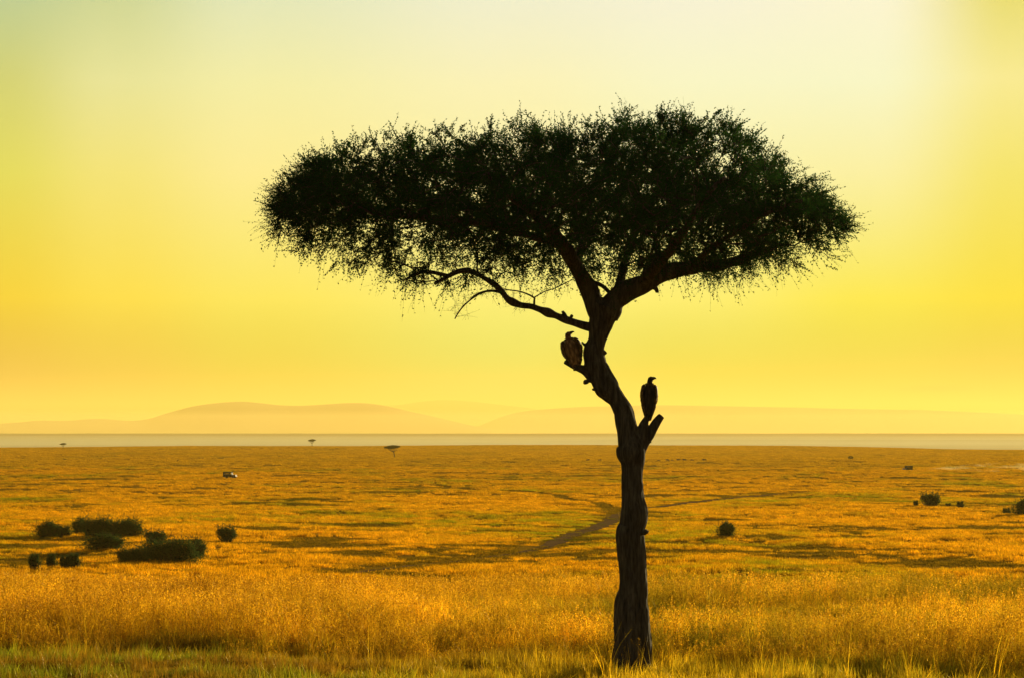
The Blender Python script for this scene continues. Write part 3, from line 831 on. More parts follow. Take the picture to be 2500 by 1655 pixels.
# upright shoots standing out of the top
k = (tp[:, 2] > np.interp(tp[:, 0], tx, tz) - .55)
b = tp[k][rng.uniform(0, 1, k.sum()) < .6]; b = np.repeat(b, 3, 0) + rng.normal(size=(len(b)*3, 3)) * .03; d = rng.normal(size=b.shape) * .62 + np.array([0, 0, .8])
pt = twigs(b, d, rng.uniform(.15, .5, len(b)) * rng.uniform(.6, 1, len(b)), 15, .042, .05)
# long outward sprays round the rim
rimd = np.hypot((tp[:, 0] - XC) / XA, (tp[:, 1] - TY) / 4.6)
k = rimd > .78
b = np.repeat(tp[k], 3, 0); d = np.repeat(outw[k], 3, 0) + rng.normal(size=b.shape) * .45
d[:, 2] = d[:, 2]*.6 + rng.normal(size=len(b))*.25
twigs(b, d, rng.uniform(.25, .55, len(b)), 13, .034, -.15)
# a few long leaders seen against the sky
lead = [(1530,285,1533,236,0),(1533,262,1565,250,0),(1272,300,1274,252,0),(1278,290,1280,262,.3),(1196,305,1197,270,0),(960,320,945,290,.2),(1735,290,1788,245,0),(1760,265,1775,262,.1),(1392,300,1390,262,0),(1400,290,1412,270,.1),(1480,290,1462,268,-.3),(1840,335,1882,300,0),(1860,345,1888,320,.2),(1790,300,1830,272,.3),(1930,410,1965,385,0),(1935,420,1985,402,.3),(2020,460,2055,432,0),(2060,520,2095,508,0),(2060,560,2110,550,0),(2050,615,2094,630,0),(680,560,668,600,0),(700,600,668,603,.2),(720,600,730,635,0),(800,640,782,660,0),(860,650,865,680,0),(750,380,738,362,0),(820,360,818,342,0),(830,350,838,338,.2),(1060,310,1068,298,0),(1120,300,1135,288,0),(660,480,634,482,0),(1660,285,1668,262,0),(1700,285,1720,262,0)]
lead = [(1318+(a-1318)*.975+(c-a)*-.35, b_+13-(d_-b_)*.45, 1318+(c-1318)*.975, d_+9, q) for a, b_, c, d_, q in lead]
LB = np.array([T(a, b_, q) for a, b_, c, d_, q in lead]); LE = np.array([T(c, d_, q) for a, b_, c, d_, q in lead])
for rep in range(3):
    j = rng.normal(size=LB.shape) * .035 * rep
    twigs(LB + j, LE - LB + j, np.linalg.norm(LE - LB, axis=1) * (1 - .25 * rep), 20, .044, .05, .004)
# bare thorny twigs along the low branch and under the crown
s, r = limb_def['LL']; s2, _ = limb_def['LLc']; s3, _ = limb_def['LLd']; s4, _ = limb_def['LLe']; s5, _ = limb_def['LLb']
src = np.concatenate([s[int(len(s)*.35)::3], s2[3::2], s3[4::3], s4[4::3], s5[3::2]])
b = np.repeat(src, 3, 0); d = rng.normal(size=b.shape) * .6 + np.array([-.25, 0, -.1])
p = twigs(b, d, rng.uniform(.1, .42, len(b)), 5, .028, -.12, .003, .38)
b = p[:, 2]; d = rng.normal(size=b.shape); twigs(np.repeat(b, 2, 0), rng.normal(size=(len(b)*2, 3)), rng.uniform(.05, .14, len(b)*2), 3, .02, 0, .002, .15)
# long thorns
k = rng.integers(0, len(tp), 500); d = rng.normal(size=(500, 3)) + outw[k]
twigs(tp[k], d, rng.uniform(.2, .45, 500), 2, .02, -.1, .0025, .1)
crown = cr.build('crown', M['leaf'], tree, smooth=False)
tw.build('twigwork', M['twig'], tree)
print('LEAVES', len(crown.data.polygons), 'NODES', len(A))

# ------------------------------------------------------------------ vultures
def feather_mat(name, a, b, sc_=30):
    m, nt, out = newmat(name)
    tc = nt.nodes.new('ShaderNodeTexCoord'); mp = nt.nodes.new('ShaderNodeMapping'); mp.inputs['Scale'].default_value = (1, 1, .28)
    nt.links.new(tc.outputs['Object'], mp.inputs[0])
    vo = nt.nodes.new('ShaderNodeTexVoronoi'); vo.inputs['Scale'].default_value = sc_; nt.links.new(mp.outputs[0], vo.inputs['Vector'])
    c = ramp(nt, [(0, b), (.45, a), (.8, tuple(.45*q for q in a))], vo.outputs['Distance'])
    d = nt.nodes.new('ShaderNodeBsdfPrincipled'); d.inputs['Roughness'].default_value = .7; d.inputs['Specular IOR Level'].default_value = .25
    bp = nt.nodes.new('ShaderNodeBump'); bp.inputs['Strength'].default_value = .7; bp.inputs['Distance'].default_value = .012; bp.invert = True
    nt.links.new(vo.outputs['Distance'], bp.inputs['Height']); nt.links.new(bp.outputs[0], d.inputs['Normal'])
    nt.links.new(c.outputs[0], d.inputs[0]); nt.links.new(d.outputs[0], out.inputs[0])
    return m
M['breast'] = feather_mat('breast_feathers', (.22,.12,.045), (.42,.25,.10), 26)
M['wing'] = feather_mat('wing_feathers', (.10,.055,.02), (.34,.18,.06), 34)
M['darkbreast'] = feather_mat('dark_breast_feathers', (.03,.02,.012), (.06,.04,.02), 26)
M['ruff'] = simple('neck_ruff_down', (.16,.11,.06), .95, .05, bump=.01, scale=60)
M['horn'] = simple('dark_beak_horn', (.02,.016,.012), .45, .4)

def vulture(loc, breast, tilt, sx, zsc, label, wspread=(1, 1), roty=0):
    v = empty('vulture', loc); v.rotation_euler = (0, tilt, roty); v.scale = (sx, 1, zsc)
    tag(v, label, 'vulture', 'vultures perched on the big tree')
    b = MB()
    b.loft([((.0,.03,-.03),.035,.03),((.0,.03,.02),.065,.06),((0,.025,.12),.095,.095),((0,.015,.25),.118,.115),((0,.0,.38),.125,.12),((0,-.01,.48),.118,.11),((0,-.015,.56),.098,.085),((0,-.02,.61),.070,.060),((0,-.025,.645),.050,.046),((.002,-.03,.675),.038,.036),((.004,-.035,.70),.034,.034)], 24)
    b.tube([(.002,-.03,.62),(.002,-.035,.66),(.006,-.04,.69),(.016,-.042,.715),(.036,-.044,.728),(.058,-.046,.730)], [.060,.053,.053,.060,.056,.042], 14)
    for s in (-1, 1):   # thighs, shanks and toes gripping the wood
        b.tube([(s*.05,-.02,.16),(s*.052,-.03,.08),(s*.05,-.02,.035),(s*.045,-.01,-.012)], [.05,.042,.018,.012], 10)
        for a in (-.5, 0, .5):
            b.tube([(s*.045,-.01,-.005),(s*.045+a*.03,-.045,.0),(s*.045+a*.05,-.07,-.025)], [.010,.009,.005], 6)
    bo = b.build('body', breast, v)
    md = bo.modifiers.new('fuse', 'REMESH'); md.mode = 'VOXEL'; md.voxel_size = .007; md.use_smooth_shade = True
    bk = MB(); bk.tube([(.050,-.046,.733),(.078,-.047,.742),(.102,-.048,.744),(.122,-.048,.738),(.130,-.048,.724)], [.040,.031,.022,.013,.004], 12)
    bk.tube([(.055,-.046,.722),(.082,-.047,.728),(.105,-.048,.730)], [.018,.012,.006], 8)
    bk.build('beak', M['horn'], v)
    rf = MB()
    th = np.linspace(0, 2*math.pi, 40, endpoint=False)
    base = np.stack([.05*np.cos(th), -.02+.045*np.sin(th), .60+0*th], 1)
    pos = np.repeat(base, 6, 0) + rng.normal(size=(240, 3))*.008
    rf.leaves(pos, np.stack([np.cos(np.repeat(th, 6)), np.sin(np.repeat(th, 6)), np.full(240, .9)], 1) + rng.normal(size=(240, 3))*.3, .04, .016)
    rf.tube([(0,-.018,.585),(0,-.024,.625),(.002,-.028,.65)], [.062,.052,.036], 16)
    rf.build('ruff', M['ruff'], v)
    for s, w in ((-1, wspread[0]), (1, wspread[1])):
        m = MB()
        prof = [(.600,.080,.012,.030),(.615,.100,.022,.055),(.58,.120,.036,.085),(.50,.134*w,.038,.105),(.40,.143*w,.036,.115),(.28,.130*w,.032,.110),(.16,.104*w,.026,.095),(.05,.072,.020,.070),(-.04,.050,.014,.045),(-.10,.038,.007,.02)]
        m.loft([((s*xx, .02, zz), a, c) for zz, xx, a, c in prof[::-1]], 20)
        # layered covert and flight feathers lying on the folded wing
        n = 150
        zz = rng.uniform(.0, .56, n); fr = rng.uniform(-1, 1, n)
        xw = np.interp(zz, [p[0] for p in prof[:1:-1]], [p[1] + p[2] for p in prof[:1:-1]])
        yd = np.interp(zz, [p[0] for p in prof[:1:-1]], [p[3] for p in prof[:1:-1]])
        pos = np.stack([s * (xw * (1 - .16 * fr**2) - .004), .02 + fr * yd * .85, zz], 1)
        m.leaves(pos, np.stack([-s*.10*np.ones(n) - s*.12*(zz < .3), fr*.1, -np.ones(n)], 1), np.where(zz < .25, .13, .075), .034)
        m.build('wing', M['wing'], v)
    t = MB()
    for k in range(9):
        a = (k - 4) / 4
        t.add([(a*.03-.016,.04,.06),(a*.03+.016,.04,.06),(a*.055+.014,.06,-.13+abs(a)*.02),(a*.055-.014,.06,-.13+abs(a)*.02),(a*.03-.016,.046,.06),(a*.03+.016,.046,.06),(a*.055+.014,.064,-.13+abs(a)*.02),(a*.055-.014,.064,-.13+abs(a)*.02)],
              [(0,1,2,3),(7,6,5,4),(0,4,5,1),(1,5,6,2),(2,6,7,3),(3,7,4,0)])
    t.build('tail', M['wing'], v)
    return v
vulture(tuple(T(1583, 1012, -.02)), M['darkbreast'], R(2), .94, .93, 'dark upright vulture on the broken stump right of the trunk')
vulture(tuple(T(1406, 891, -.05)), M['breast'], R(-16), 1.08, .82, 'brown hunched vulture on the short stub left of the upper trunk', (1.0, 1.12))

# ------------------------------------------------------------------ bushes
def bush_proto(seed, w, h, d, n, open_=.0):
    """returns foliage and stem builders for a thicket bush of the given size"""
    r = np.random.default_rng(seed)
    fol = MB(); st = MB()
    nl = 12 + int(w * 1.5)
    cs = []
    for k in range(nl):
        a = r.uniform(0, 6.28); q = math.sqrt(r.uniform(0, 1)) * .72
        hh = h * r.uniform(.35, .84) * (1 - .35*q**2)
        cs.append((q*math.cos(a)*w/2, q*math.sin(a)*d/2, hh, r.uniform(.15, .31) * h))
    per = n // nl
    for cx, cy, cz, rad in cs:
        v = r.normal(size=(per, 3)); v /= np.linalg.norm(v, axis=1)[:, None]
        q = rad * r.uniform(.25, 1.0, per)**.5 * (1 + .7 * vn3(v[:, 0]*2+cx, v[:, 1]*2+cy, v[:, 2]*2, seed))
        p = np.array([cx, cy, cz]) + v * q[:, None] * np.array([max(1, w/h*.62), max(1, d/h*.62), 1.0])
        p[:, 2] = np.maximum(p[:, 2], .05 + abs(r.normal(size=per)) * .12)
        p[:, :2] *= (.84 + .22 * np.clip(p[:, 2:3] / h, 0, 1))
        fol.leaves(p, v + r.normal(size=(per, 3))*.8, r.uniform(.09, .2, per), r.uniform(.06, .11, per))
        # skirts
        sk = np.array([cx, cy, 0]) + np.stack([r.normal(size=per//2)*rad*.8*max(1,w/h*.6), r.normal(size=per//2)*rad*.7, r.uniform(0, cz, per//2)], 1)
        if open_ < .5: fol.leaves(sk, r.normal(size=sk.shape), r.uniform(.09, .18, len(sk)), .09)
        for q_ in range(5):
            e = np.array([cx, cy, cz]) + r.normal(size=3) * rad * .5
            b0 = np.array([cx*.25, cy*.25, -.05]) + r.normal(size=3) * .05
            st.tube([b0, (b0+e)/2 + r.normal(size=3)*.12, e], [.06, .04, .015], 6)
            e2 = e + np.array([r.normal()*.6, r.normal()*.4, abs(r.normal())*.4+.5]) * rad * 1.5
            st.tube([e, e2], [.018, .006], 4)
            k = 18; t_ = r.uniform(0, 1, k)
            fol.leaves(e + (e2-e)*t_[:, None] + r.normal(size=(k, 3))*.05, r.normal(size=(k, 3)), .12, .07)
    return fol.mesh('foliage', M['bushleaf'], False), st.mesh('stems', M['twig'])
protos = {
 'round': (bush_proto(1, 3.2, 2.4, 3.0, 5200), (3.2, 2.4)),
 'wide': (bush_proto(2, 6.0, 2.3, 4.0, 9000), (6.0, 2.3)),
 'loose': (bush_proto(3, 2.6, 2.0, 2.4, 2600, .8), (2.6, 2.0)),
 'small': (bush_proto(4, 1.5, 1.3, 1.4, 900, .8), (1.5, 1.3)),
}
bushes = [
 # px left, px right, py top, py base, kind, label
 (92,146,1275,1311,'round','round dark bush at the far left end of the upper thicket'),
 (140,170,1287,1311,'small','small loose bush right beside the round far left bush'),
 (180,214,1266,1306,'round','tall narrow bush at the left end of the long upper thicket'),
 (205,268,1267,1313,'wide','broad dark bush in the middle of the long upper thicket'),
 (250,350,1270,1312,'wide','longest bush forming the right end of the upper thicket'),
 (214,300,1306,1344,'round','greyish domed bush in front of the long upper thicket'),
 (355,404,1297,1327,'loose','loose bush just behind the big lower thicket'),
 (288,362,1340,1376,'wide','low left end of the big lower thicket'),
 (350,476,1321,1374,'wide','largest dense block of the lower thicket'),
 (462,500,1318,1362,'round','bush with ragged top at the right end of the lower thicket'),
 (527,578,1290,1324,'loose','lone small bush with an open stem to the right of the thickets'),
 (70,98,1358,1392,'small','leftmost low shrub behind the foreground grass'),
 (114,138,1358,1392,'small','thin pale shrub second from left behind the foreground grass'),
 (146,170,1362,1392,'small','low shrub third from left behind the foreground grass'),
 (167,193,1357,1390,'small','darkest shrub rightmost of four behind the foreground grass'),
 (1750,1796,1279,1312,'round','dark bush alone on the plain right of the trunk'),
 (2246,2297,1208,1238,'loose','gappy dark bush, largest of the group near the right edge'),
 (2230,2241,1224,1238,'small','tiny shrub just left of the gappy dark bush'),
 (2308,2322,1229,1236,'small','lowest tiny shrub just right of the gappy dark bush'),
 (2336,2352,1226,1242,'small','small upright shrub between the gappy bush and the frame edge'),
 (2448,2466,1242,1256,'small','low shrub touching the bush at the right frame edge'),
 (2472,2540,1222,1259,'round','dark bush cut by the right frame edge'),
]
for n_, (a, b_, c, d_, kind, lab) in enumerate(bushes):
    g = G((a+b_)/2, d_)
    (fm, sm_), (w0, h0) = protos[kind]
    fat = 1.28 if n_ < 10 else 1.1
    w = (b_-a)/F*g.y*fat; h = (d_-c)/F*g.y*(1.08 if n_ < 10 else 1.15)
    o = empty('bush', g, rng.uniform(-.4, .4))
    o.scale = (w/w0, (w/w0 + h/h0)/2, h/h0 * 1.02)
    tag(o, lab, 'bush', 'dark bushes scattered on the plain')
    f = bpy.data.objects.new('foliage', fm); s = bpy.data.objects.new('stems', sm_)
    for q in (f, s): COL.objects.link(q); q.parent = o

# ------------------------------------------------------------------ far flat-topped trees
def far_tree(base_px, height_px, crown_w_px, lean, seed, label, crown_frac=.34, group='flat-topped trees far out on the plain', shift=0.0):
    g = G(*base_px); S = g.y / F
    h = height_px*S; w = crown_w_px*S
    r = np.random.default_rng(seed)
    t = empty('acacia_tree', g); tag(t, label, 'tree', group)
    tk = MB(); fl = MB()
    fk = h*.42
    p0 = np.array([0, 0, -.4]); p1 = np.array([lean*.3*h, 0, fk])
    tk.tube(spline([p0, (p0+p1)/2+np.array([.03*h, 0, 0]), p1], 8), np.linspace(.045*h, .03*h, 8), 9)
    n = 4500
    a = r.uniform(0, 6.28, n); q = np.sqrt(r.uniform(0, 1, n))
    zc = h*(1-crown_frac/2)
    p = np.stack([q*np.cos(a)*w/2 + shift*w, q*np.sin(a)*w*.4, zc + (1-q**1.5)*h*crown_frac*.5 * r.uniform(-.9, .9, n) + h*.02*r.normal(size=n) - .02*h], 1)
    p[:, 2] += (p[:, 0]) * .06
    p[:, 2] = np.minimum(p[:, 2], h)
    fl.leaves(p, r.normal(size=(n, 3)), .04*h, .028*h)
    for k in range(6):
        e = np.array([(-.34+.14*k)*w + shift*w, r.uniform(-.2, .2)*w, zc - .02*h])
        tk.tube(spline([p1, (p1+e)/2 + np.array([(e[0]-p1[0])*.15, 0, -.03*h]), e], 6), np.linspace(.02*h, .007*h, 6), 6)
    tk.build('trunk', M['twig'], t); fl.build('crown', M['farleaf'], t, smooth=False)
far_tree((962.5,1117), 33, 39, -.15, 1, 'largest of the far trees, a flat-topped acacia leaning left', .34, shift=-.14)
far_tree((761.5,1090), 19.5, 19, 0, 2, 'far thin-stemmed acacia standing on the skyline left of the largest one', .36)
far_tree((153.5,1096), 16, 17, .1, 3, 'far small acacia near the left edge of the photo', .36, shift=.02)
# the squat round tree on the right
g = G(2077, 1122)
o = empty('round_tree', g); tag(o, 'small squat round-topped tree far out on the right of the plain', 'tree')
S = g.y/F; h = 9.5*S; w = 13*S; r = np.random.default_rng(5); fl = MB(); n = 900
v = r.normal(size=(n, 3)); v /= np.linalg.norm(v, axis=1)[:, None]
fl.leaves(np.array([0, 0, h*.62]) + v*np.array([w/2, w/2, h*.38])*r.uniform(.4, 1, (n, 1)), v, .12*h, .08*h)
fl.build('crown', M['farleaf'], o, smooth=False)
tk = MB(); tk.tube([(0,0,-.3),(.1,0,h*.3),(0,0,h*.6)], [.05*h,.04*h,.03*h], 8)
for a in (-1, 1): tk.tube([(0,0,h*.25),(a*w*.2,0,h*.55)], [.03*h,.015*h], 6)
tk.build('trunk', M['twig'], o)

# ------------------------------------------------------------------ safari cars
M['olive'] = simple('dull_green_car_paint', (.016,.018,.012), .7, .1, var=.1, scale=1)
M['cream'] = simple('cream_car_paint', (.24,.20,.13), .6, .2, var=.08, scale=1)
M['white'] = simple('white_car_paint', (.22,.20,.17), .4, .4, var=.08, scale=1)
M['canvas'] = simple('dark_canvas_roof', (.02,.02,.018), .9, .1)
M['rubber'] = simple('tyre_rubber', (.015,.015,.015), .85, .1)
M['steel'] = simple('wheel_steel', (.30,.29,.27), .5, .4, .4)
M['lampglass'] = simple('lamp_glass', (.7,.7,.65), .15, .6)
gm, nt, out = newmat('car_window_glass')
pb_ = N(nt, 'ShaderNodeBsdfPrincipled'); pb_.inputs[0].default_value = (.03,.035,.04,1); pb_.inputs['Roughness'].default_value = .6; pb_.inputs['Specular IOR Level'].default_value = .03
nt.links.new(pb_.outputs[0], out.inputs[0]); M['glass'] = gm
M['skin'] = simple('light_clothing', (.20,.19,.13), .8, .1)
M['cloth'] = simple('grey_clothing', (.10,.11,.12), .8, .1)

def safari_car(loc, rz, body, hood, label, open_sides=True, scale=1.0):
    c = empty('safari_car', loc, rz); c.scale = (scale,)*3
    tag(c, label, 'car', 'safari cars out on the plain')
    # x forward, length 4.9 m, wheels touch z=0
    m = MB(); m.box((-.55,0,.82),(3.0,1.75,.62),(.99,.97,0)); m.box((-.55,0,.50),(3.3,1.55,.16)); m.box((-2.15,0,.62),(.16,1.7,.2)); m.build('body', body, c, smooth=False)
    m = MB(); m.box((1.55,0,.86),(1.35,1.55,.50),(.93,.9,-.04)); m.box((2.26,0,.60),(.14,1.7,.22))
    for s in (-1, 1): m.box((1.60,s*.80,.84),(1.0,.24,.16),(.8,.9,-.02))
    m.build('bonnet', hood, c, smooth=False)
    m = MB(); m.box((-.62,0,1.96),(3.05,1.74,.16),(.97,.93,0)); m.box((-.7,-.85,1.76),(2.8,.03,.26)); m.box((-.7,.85,1.76),(2.8,.03,.26)); m.build('roof', M['canvas'], c, smooth=False)
    for s in (-1, 1):
        for x_ in (-2.0, -1.25, -.45, .35):
            m = MB(); m.box((x_,s*.80,1.53),(.11,.07,.84)); m.build('pillar', M['canvas'], c, smooth=False)
        m = MB(); m.box((-.05,s*.79,1.20),(.70,.03,.18)); m.build('door_window', M['glass'], c, smooth=False)
    m = MB(); v = [(.98,-.74,1.12),(.98,.74,1.12),(.72,.70,1.90),(.72,-.70,1.90)]; v2 = [(a-.04, b, z) for a, b, z in v]
    m.add(v + v2, [(0,1,2,3),(7,6,5,4),(0,4,5,1),(1,5,6,2),(2,6,7,3),(3,7,4,0)]); m.build('windscreen', M['glass'], c, smooth=False)
    m = MB(); m.box((-2.02,0,1.5),(.05,1.5,.78)); m.build('rear_panel', M['canvas'] if open_sides else body, c, smooth=False)
    m = MB(); m.tube([(-2.1,.2,1.1),(-2.3,.2,1.1)], [.36,.36], 18); m.build('spare_wheel', M['rubber'], c)
    for x_ in (-1.35, 1.5):
        for s in (-1, 1):
            w = MB(); w.tube([(x_,s*.68,.39),(x_,s*.90,.39)], [.39,.39], 24); wo = w.build('wheel', M['rubber'], c, smooth=False)
            w = MB(); w.tube([(x_,s*.895,.39),(x_,s*.915,.39)], [.21,.19], 16); w.build('rim', M['steel'], wo, smooth=False)
    for s in (-1, 1):
        m = MB(); m.tube([(2.18,s*.55,.86),(2.27,s*.55,.86)], [.10,.09], 12); m.build('headlight', M['lampglass'], c)
    m = MB()
    for k, x_ in enumerate((-1.6, -.9, -.1)):
        m.box((x_,0,1.15),(.14,1.4,.55),(1,.9,-.05)); m.box((x_+.2,0,.98),(.45,1.4,.12))
    m.build('seat', M['canvas'], c, smooth=False)
    return c
car1 = G(561, 1166.5)
c1 = safari_car(car1, R(-14), M['olive'], M['cream'], 'dark open-sided safari car with canvas roof and pale bonnet, driving right')
def person(parent_car, lx, ly, mat, label):
    """a seated passenger: one continuous body"""
    p = MB()
    p.tube([(0,0,.0),(.0,0,.12),(.02,0,.32),(.02,0,.45),(.02,0,.52),(.02,0,.57),(.03,0,.62)], [.17,.18,.19,.17,.09,.06,.06], 12)
    p.tube([(.03,0,.58),(.035,0,.66),(.035,0,.74),(.03,0,.80)], [.05,.095,.10,.05], 12)
    for s in (-1, 1):
        p.tube([(0,s*.19,.44),(.05,s*.23,.25),(.24,s*.18,.14)], [.06,.05,.035], 8)
        p.tube([(0,s*.1,.06),(.38,s*.11,.10),(.42,s*.11,-.3)], [.09,.075,.05], 8)
    me = p.mesh('person', mat)
    o = bpy.data.objects.new('person', me); COL.objects.link(o)
    mw = Matrix.Translation(parent_car.location) @ Matrix.Rotation(parent_car.rotation_euler.z, 4, 'Z')
    o.location = mw @ Vector((lx, ly, 1.06)); o.rotation_euler = (0, 0, parent_car.rotation_euler.z)
    md = o.modifiers.new('fuse', 'REMESH'); md.mode = 'VOXEL'; md.voxel_size = .02; md.use_smooth_shade = True
    tag(o, label, 'person', 'passengers in the dark safari car')
person(c1, -1.62, -.45, M['skin'], 'seated passenger in pale clothes, rearmost in the dark safari car')
person(c1, -.92, -.45, M['skin'], 'seated passenger in pale clothes, middle row of the dark safari car')
person(c1, -.12, -.45, M['cloth'], 'seated person in grey clothes at the front of the dark safari car')
car2 = G(2216, 1148.5)
safari_car(car2, R(180+38), M['canvas'], M['white'], 'tiny far safari car driving left ahead of a dust trail', False, .98)

# dust trail behind the second car: a thin real cloud
dm = bpy.data.materials.new('dust'); dm.use_nodes = True; nt = dm.node_tree; nt.nodes.clear()
out = nt.nodes.new('ShaderNodeOutputMaterial'); pv = nt.nodes.new('ShaderNodeVolumePrincipled')
pv.inputs['Color'].default_value = (.95,.82,.45,1); pv.inputs['Anisotropy'].default_value = .5
nz = noise(nt, 1.0, 3, worldpos(nt, (.09, .02, .6)))
mr = N(nt, 'ShaderNodeMapRange'); mr.inputs[1].default_value = .48; mr.inputs[2].default_value = .75; mr.inputs[3].default_value = 0; mr.inputs[4].default_value = .035
nt.links.new(nz, mr.inputs[0]); nt.links.new(mr.outputs[0], pv.inputs['Density']); nt.links.new(pv.outputs[0], out.inputs['Volume'])
g0 = G(2232, 1148); g1 = G(2520, 1153)
r = 24; m = MB(); c0 = np.array([g0.x+1, g0.y+2, g0.z+.5]); c1_ = np.array([g1.x, g1.y, g1.z+1.2])
tt = np.linspace(0, 1, r)
m.tube([c0 + (c1_-c0)*q for q in tt], [.4 + 2.2*math.sin(min(1, q*1.6)*1.4)*(1 if q < .95 else .6) for q in tt], 14)
o = m.build('dust_cloud', dm); tag(o, 'thin pale dust trail hanging behind the tiny far car', 'dust', kind='stuff')

# ------------------------------------------------------------------ wildebeest, far off
M['hide'] = simple('dark_hide', (.045,.035,.028), .9, .1, scale=3)
def beast_mesh():
    b = MB()
    b.tube([(-.85,0,.92),(-.72,0,1.0),(-.35,0,1.0),(.1,0,1.02),(.45,0,1.12),(.65,0,1.15),(.85,0,1.10),(1.05,0,.98),(1.2,0,.82),(1.27,0,.66)], [.08,.22,.25,.29,.31,.25,.16,.13,.10,.07], 14)
    for x_, s in ((-.68,-1),(-.68,1)):
        b.tube([(x_,s*.12,.95),(x_+.08,s*.13,.70),(x_-.10,s*.13,.45),(x_-.02,s*.13,.0)], [.15,.09,.05,.045], 8)
    for x_, s in ((.45,-1),(.5,1)):
        b.tube([(x_,s*.13,.95),(x_+.02,s*.14,.55),(x_,s*.14,.0)], [.12,.06,.045], 8)
    b.tube([(-.88,0,.98),(-1.0,0,.7),(-.98,0,.4)], [.03,.03,.05], 6)
    for s in (-1, 1):
        b.tube([(1.05,s*.05,1.08),(1.05,s*.22,1.06),(1.07,s*.27,1.2)], [.035,.03,.012], 6)
    b.tube([(.95,0,.95),(1.0,0,.72)], [.06,.03], 6)
    return b.mesh('wildebeest', M['hide'])
bm_ = beast_mesh()
bp_ = [(1435,'leftmost far wildebeest, well left of the trunk',1,1),(1464,'far wildebeest between the leftmost one and the trunk',1,.9),(1609,'first far wildebeest to the right of the trunk',-1,.8),(1630,'second far wildebeest right of the trunk, apart from the first',-1,1),(1641.5,'small far wildebeest, third to the right of the trunk',-1,.7),(1657,'fourth far wildebeest right of the trunk, mid herd',-1,1.1),(1671,'fifth far wildebeest right of the trunk, the darkest of the line',-1,1.15),(1690.5,'far wildebeest next to last in the line',-1,.95),(1719.5,'far wildebeest last in the line on the right',-1,1.15)]
for px, lab, fd, s in bp_:
    g = G(px, 1126.5)
    o = bpy.data.objects.new('wildebeest', bm_); COL.objects.link(o); o.location = g
    o.rotation_euler = (0, 0, (0 if fd > 0 else math.pi) + rng.uniform(-.4, .4)); o.scale = (s,)*3
    md = o.modifiers.new('fuse', 'REMESH'); md.mode = 'VOXEL'; md.voxel_size = .035; md.use_smooth_shade = True
    tag(o, lab, 'wildebeest', 'far line of grazing wildebeest')

# ------------------------------------------------------------------ haze
hm = bpy.data.materials.new('haze'); hm.use_nodes = True; nt = hm.node_tree; nt.nodes.clear()
out = nt.nodes.new('ShaderNodeOutputMaterial'); pv = nt.nodes.new('ShaderNodeVolumePrincipled')
HAZE_D = 4.6e-5
pv.inputs['Color'].default_value = (.84,.65,.19,1); pv.inputs['Density'].default_value = HAZE_D; pv.inputs['Anisotropy'].default_value = .25
nt.links.new(pv.outputs[0], out.inputs['Volume'])
mb = MB(); mb.box((0, 28500, 230), (160000, 65000, 760))
o = mb.build('haze', hm, smooth=False); tag(o, 'thin golden haze lying over the whole plain', 'haze', kind='stuff')

mm = bpy.data.materials.new('mist'); mm.use_nodes = True; nt = mm.node_tree; nt.nodes.clear()
out = nt.nodes.new('ShaderNodeOutputMaterial'); pv = nt.nodes.new('ShaderNodeVolumePrincipled')
pv.inputs['Color'].default_value = (.86,.90,.74,1); pv.inputs['Density'].default_value = 6.5e-5; pv.inputs['Anisotropy'].default_value = .25
nt.links.new(pv.outputs[0], out.inputs['Volume'])
mh = mm.copy(); mh.name = 'valley_mist'; pv2 = mh.node_tree.nodes.get(pv.name); pv2.inputs['Color'].default_value = (.92,.74,.34,1); pv2.inputs['Density'].default_value = 5e-5
mb = MB(); mb.box((0, 20000, 20), (60000, 7600, 230))
o = mb.build('mist', mh, smooth=False); tag(o, 'peach coloured mist lying at the foot of the far hills', 'mist', kind='stuff')
mb = MB(); mb.box((0, 9000, -60), (60000, 8600, 84))
o = mb.build('mist', mm, smooth=False); tag(o, 'pale morning mist lying in the far lowland below the hills', 'mist', kind='stuff')

# ------------------------------------------------------------------ light
SUN_AZ = R(31); SUN_EL = R(11)
sd = Vector((math.sin(SUN_AZ)*math.cos(SUN_EL), math.cos(SUN_AZ)*math.cos(SUN_EL), math.sin(SUN_EL)))
sun = bpy.data.lights.new('sun', 'SUN'); sun.energy = 5.0; sun.angle = R(.5); sun.color = (1, .80, .42)
so = bpy.data.objects.new('sun', sun); COL.objects.link(so)
so.rotation_euler = (-sd).to_track_quat('-Z', 'Y').to_euler()

w = bpy.data.worlds.new('World'); sc.world = w; w.use_nodes = True
nt = w.node_tree; nt.nodes.clear()
out = nt.nodes.new('ShaderNodeOutputWorld'); bg = nt.nodes.new('ShaderNodeBackground')
sky = nt.nodes.new('ShaderNodeTexSky'); sky.sky_type = 'NISHITA'; sky.sun_disc = False
sky.sun_elevation = SUN_EL; sky.sun_rotation = SUN_AZ; sky.dust_density = 3
tc = nt.nodes.new('ShaderNodeTexCoord'); sx = nt.nodes.new('ShaderNodeSeparateXYZ'); nt.links.new(tc.outputs['Generated'], sx.inputs[0])
X, Yd, Zd = sx.outputs
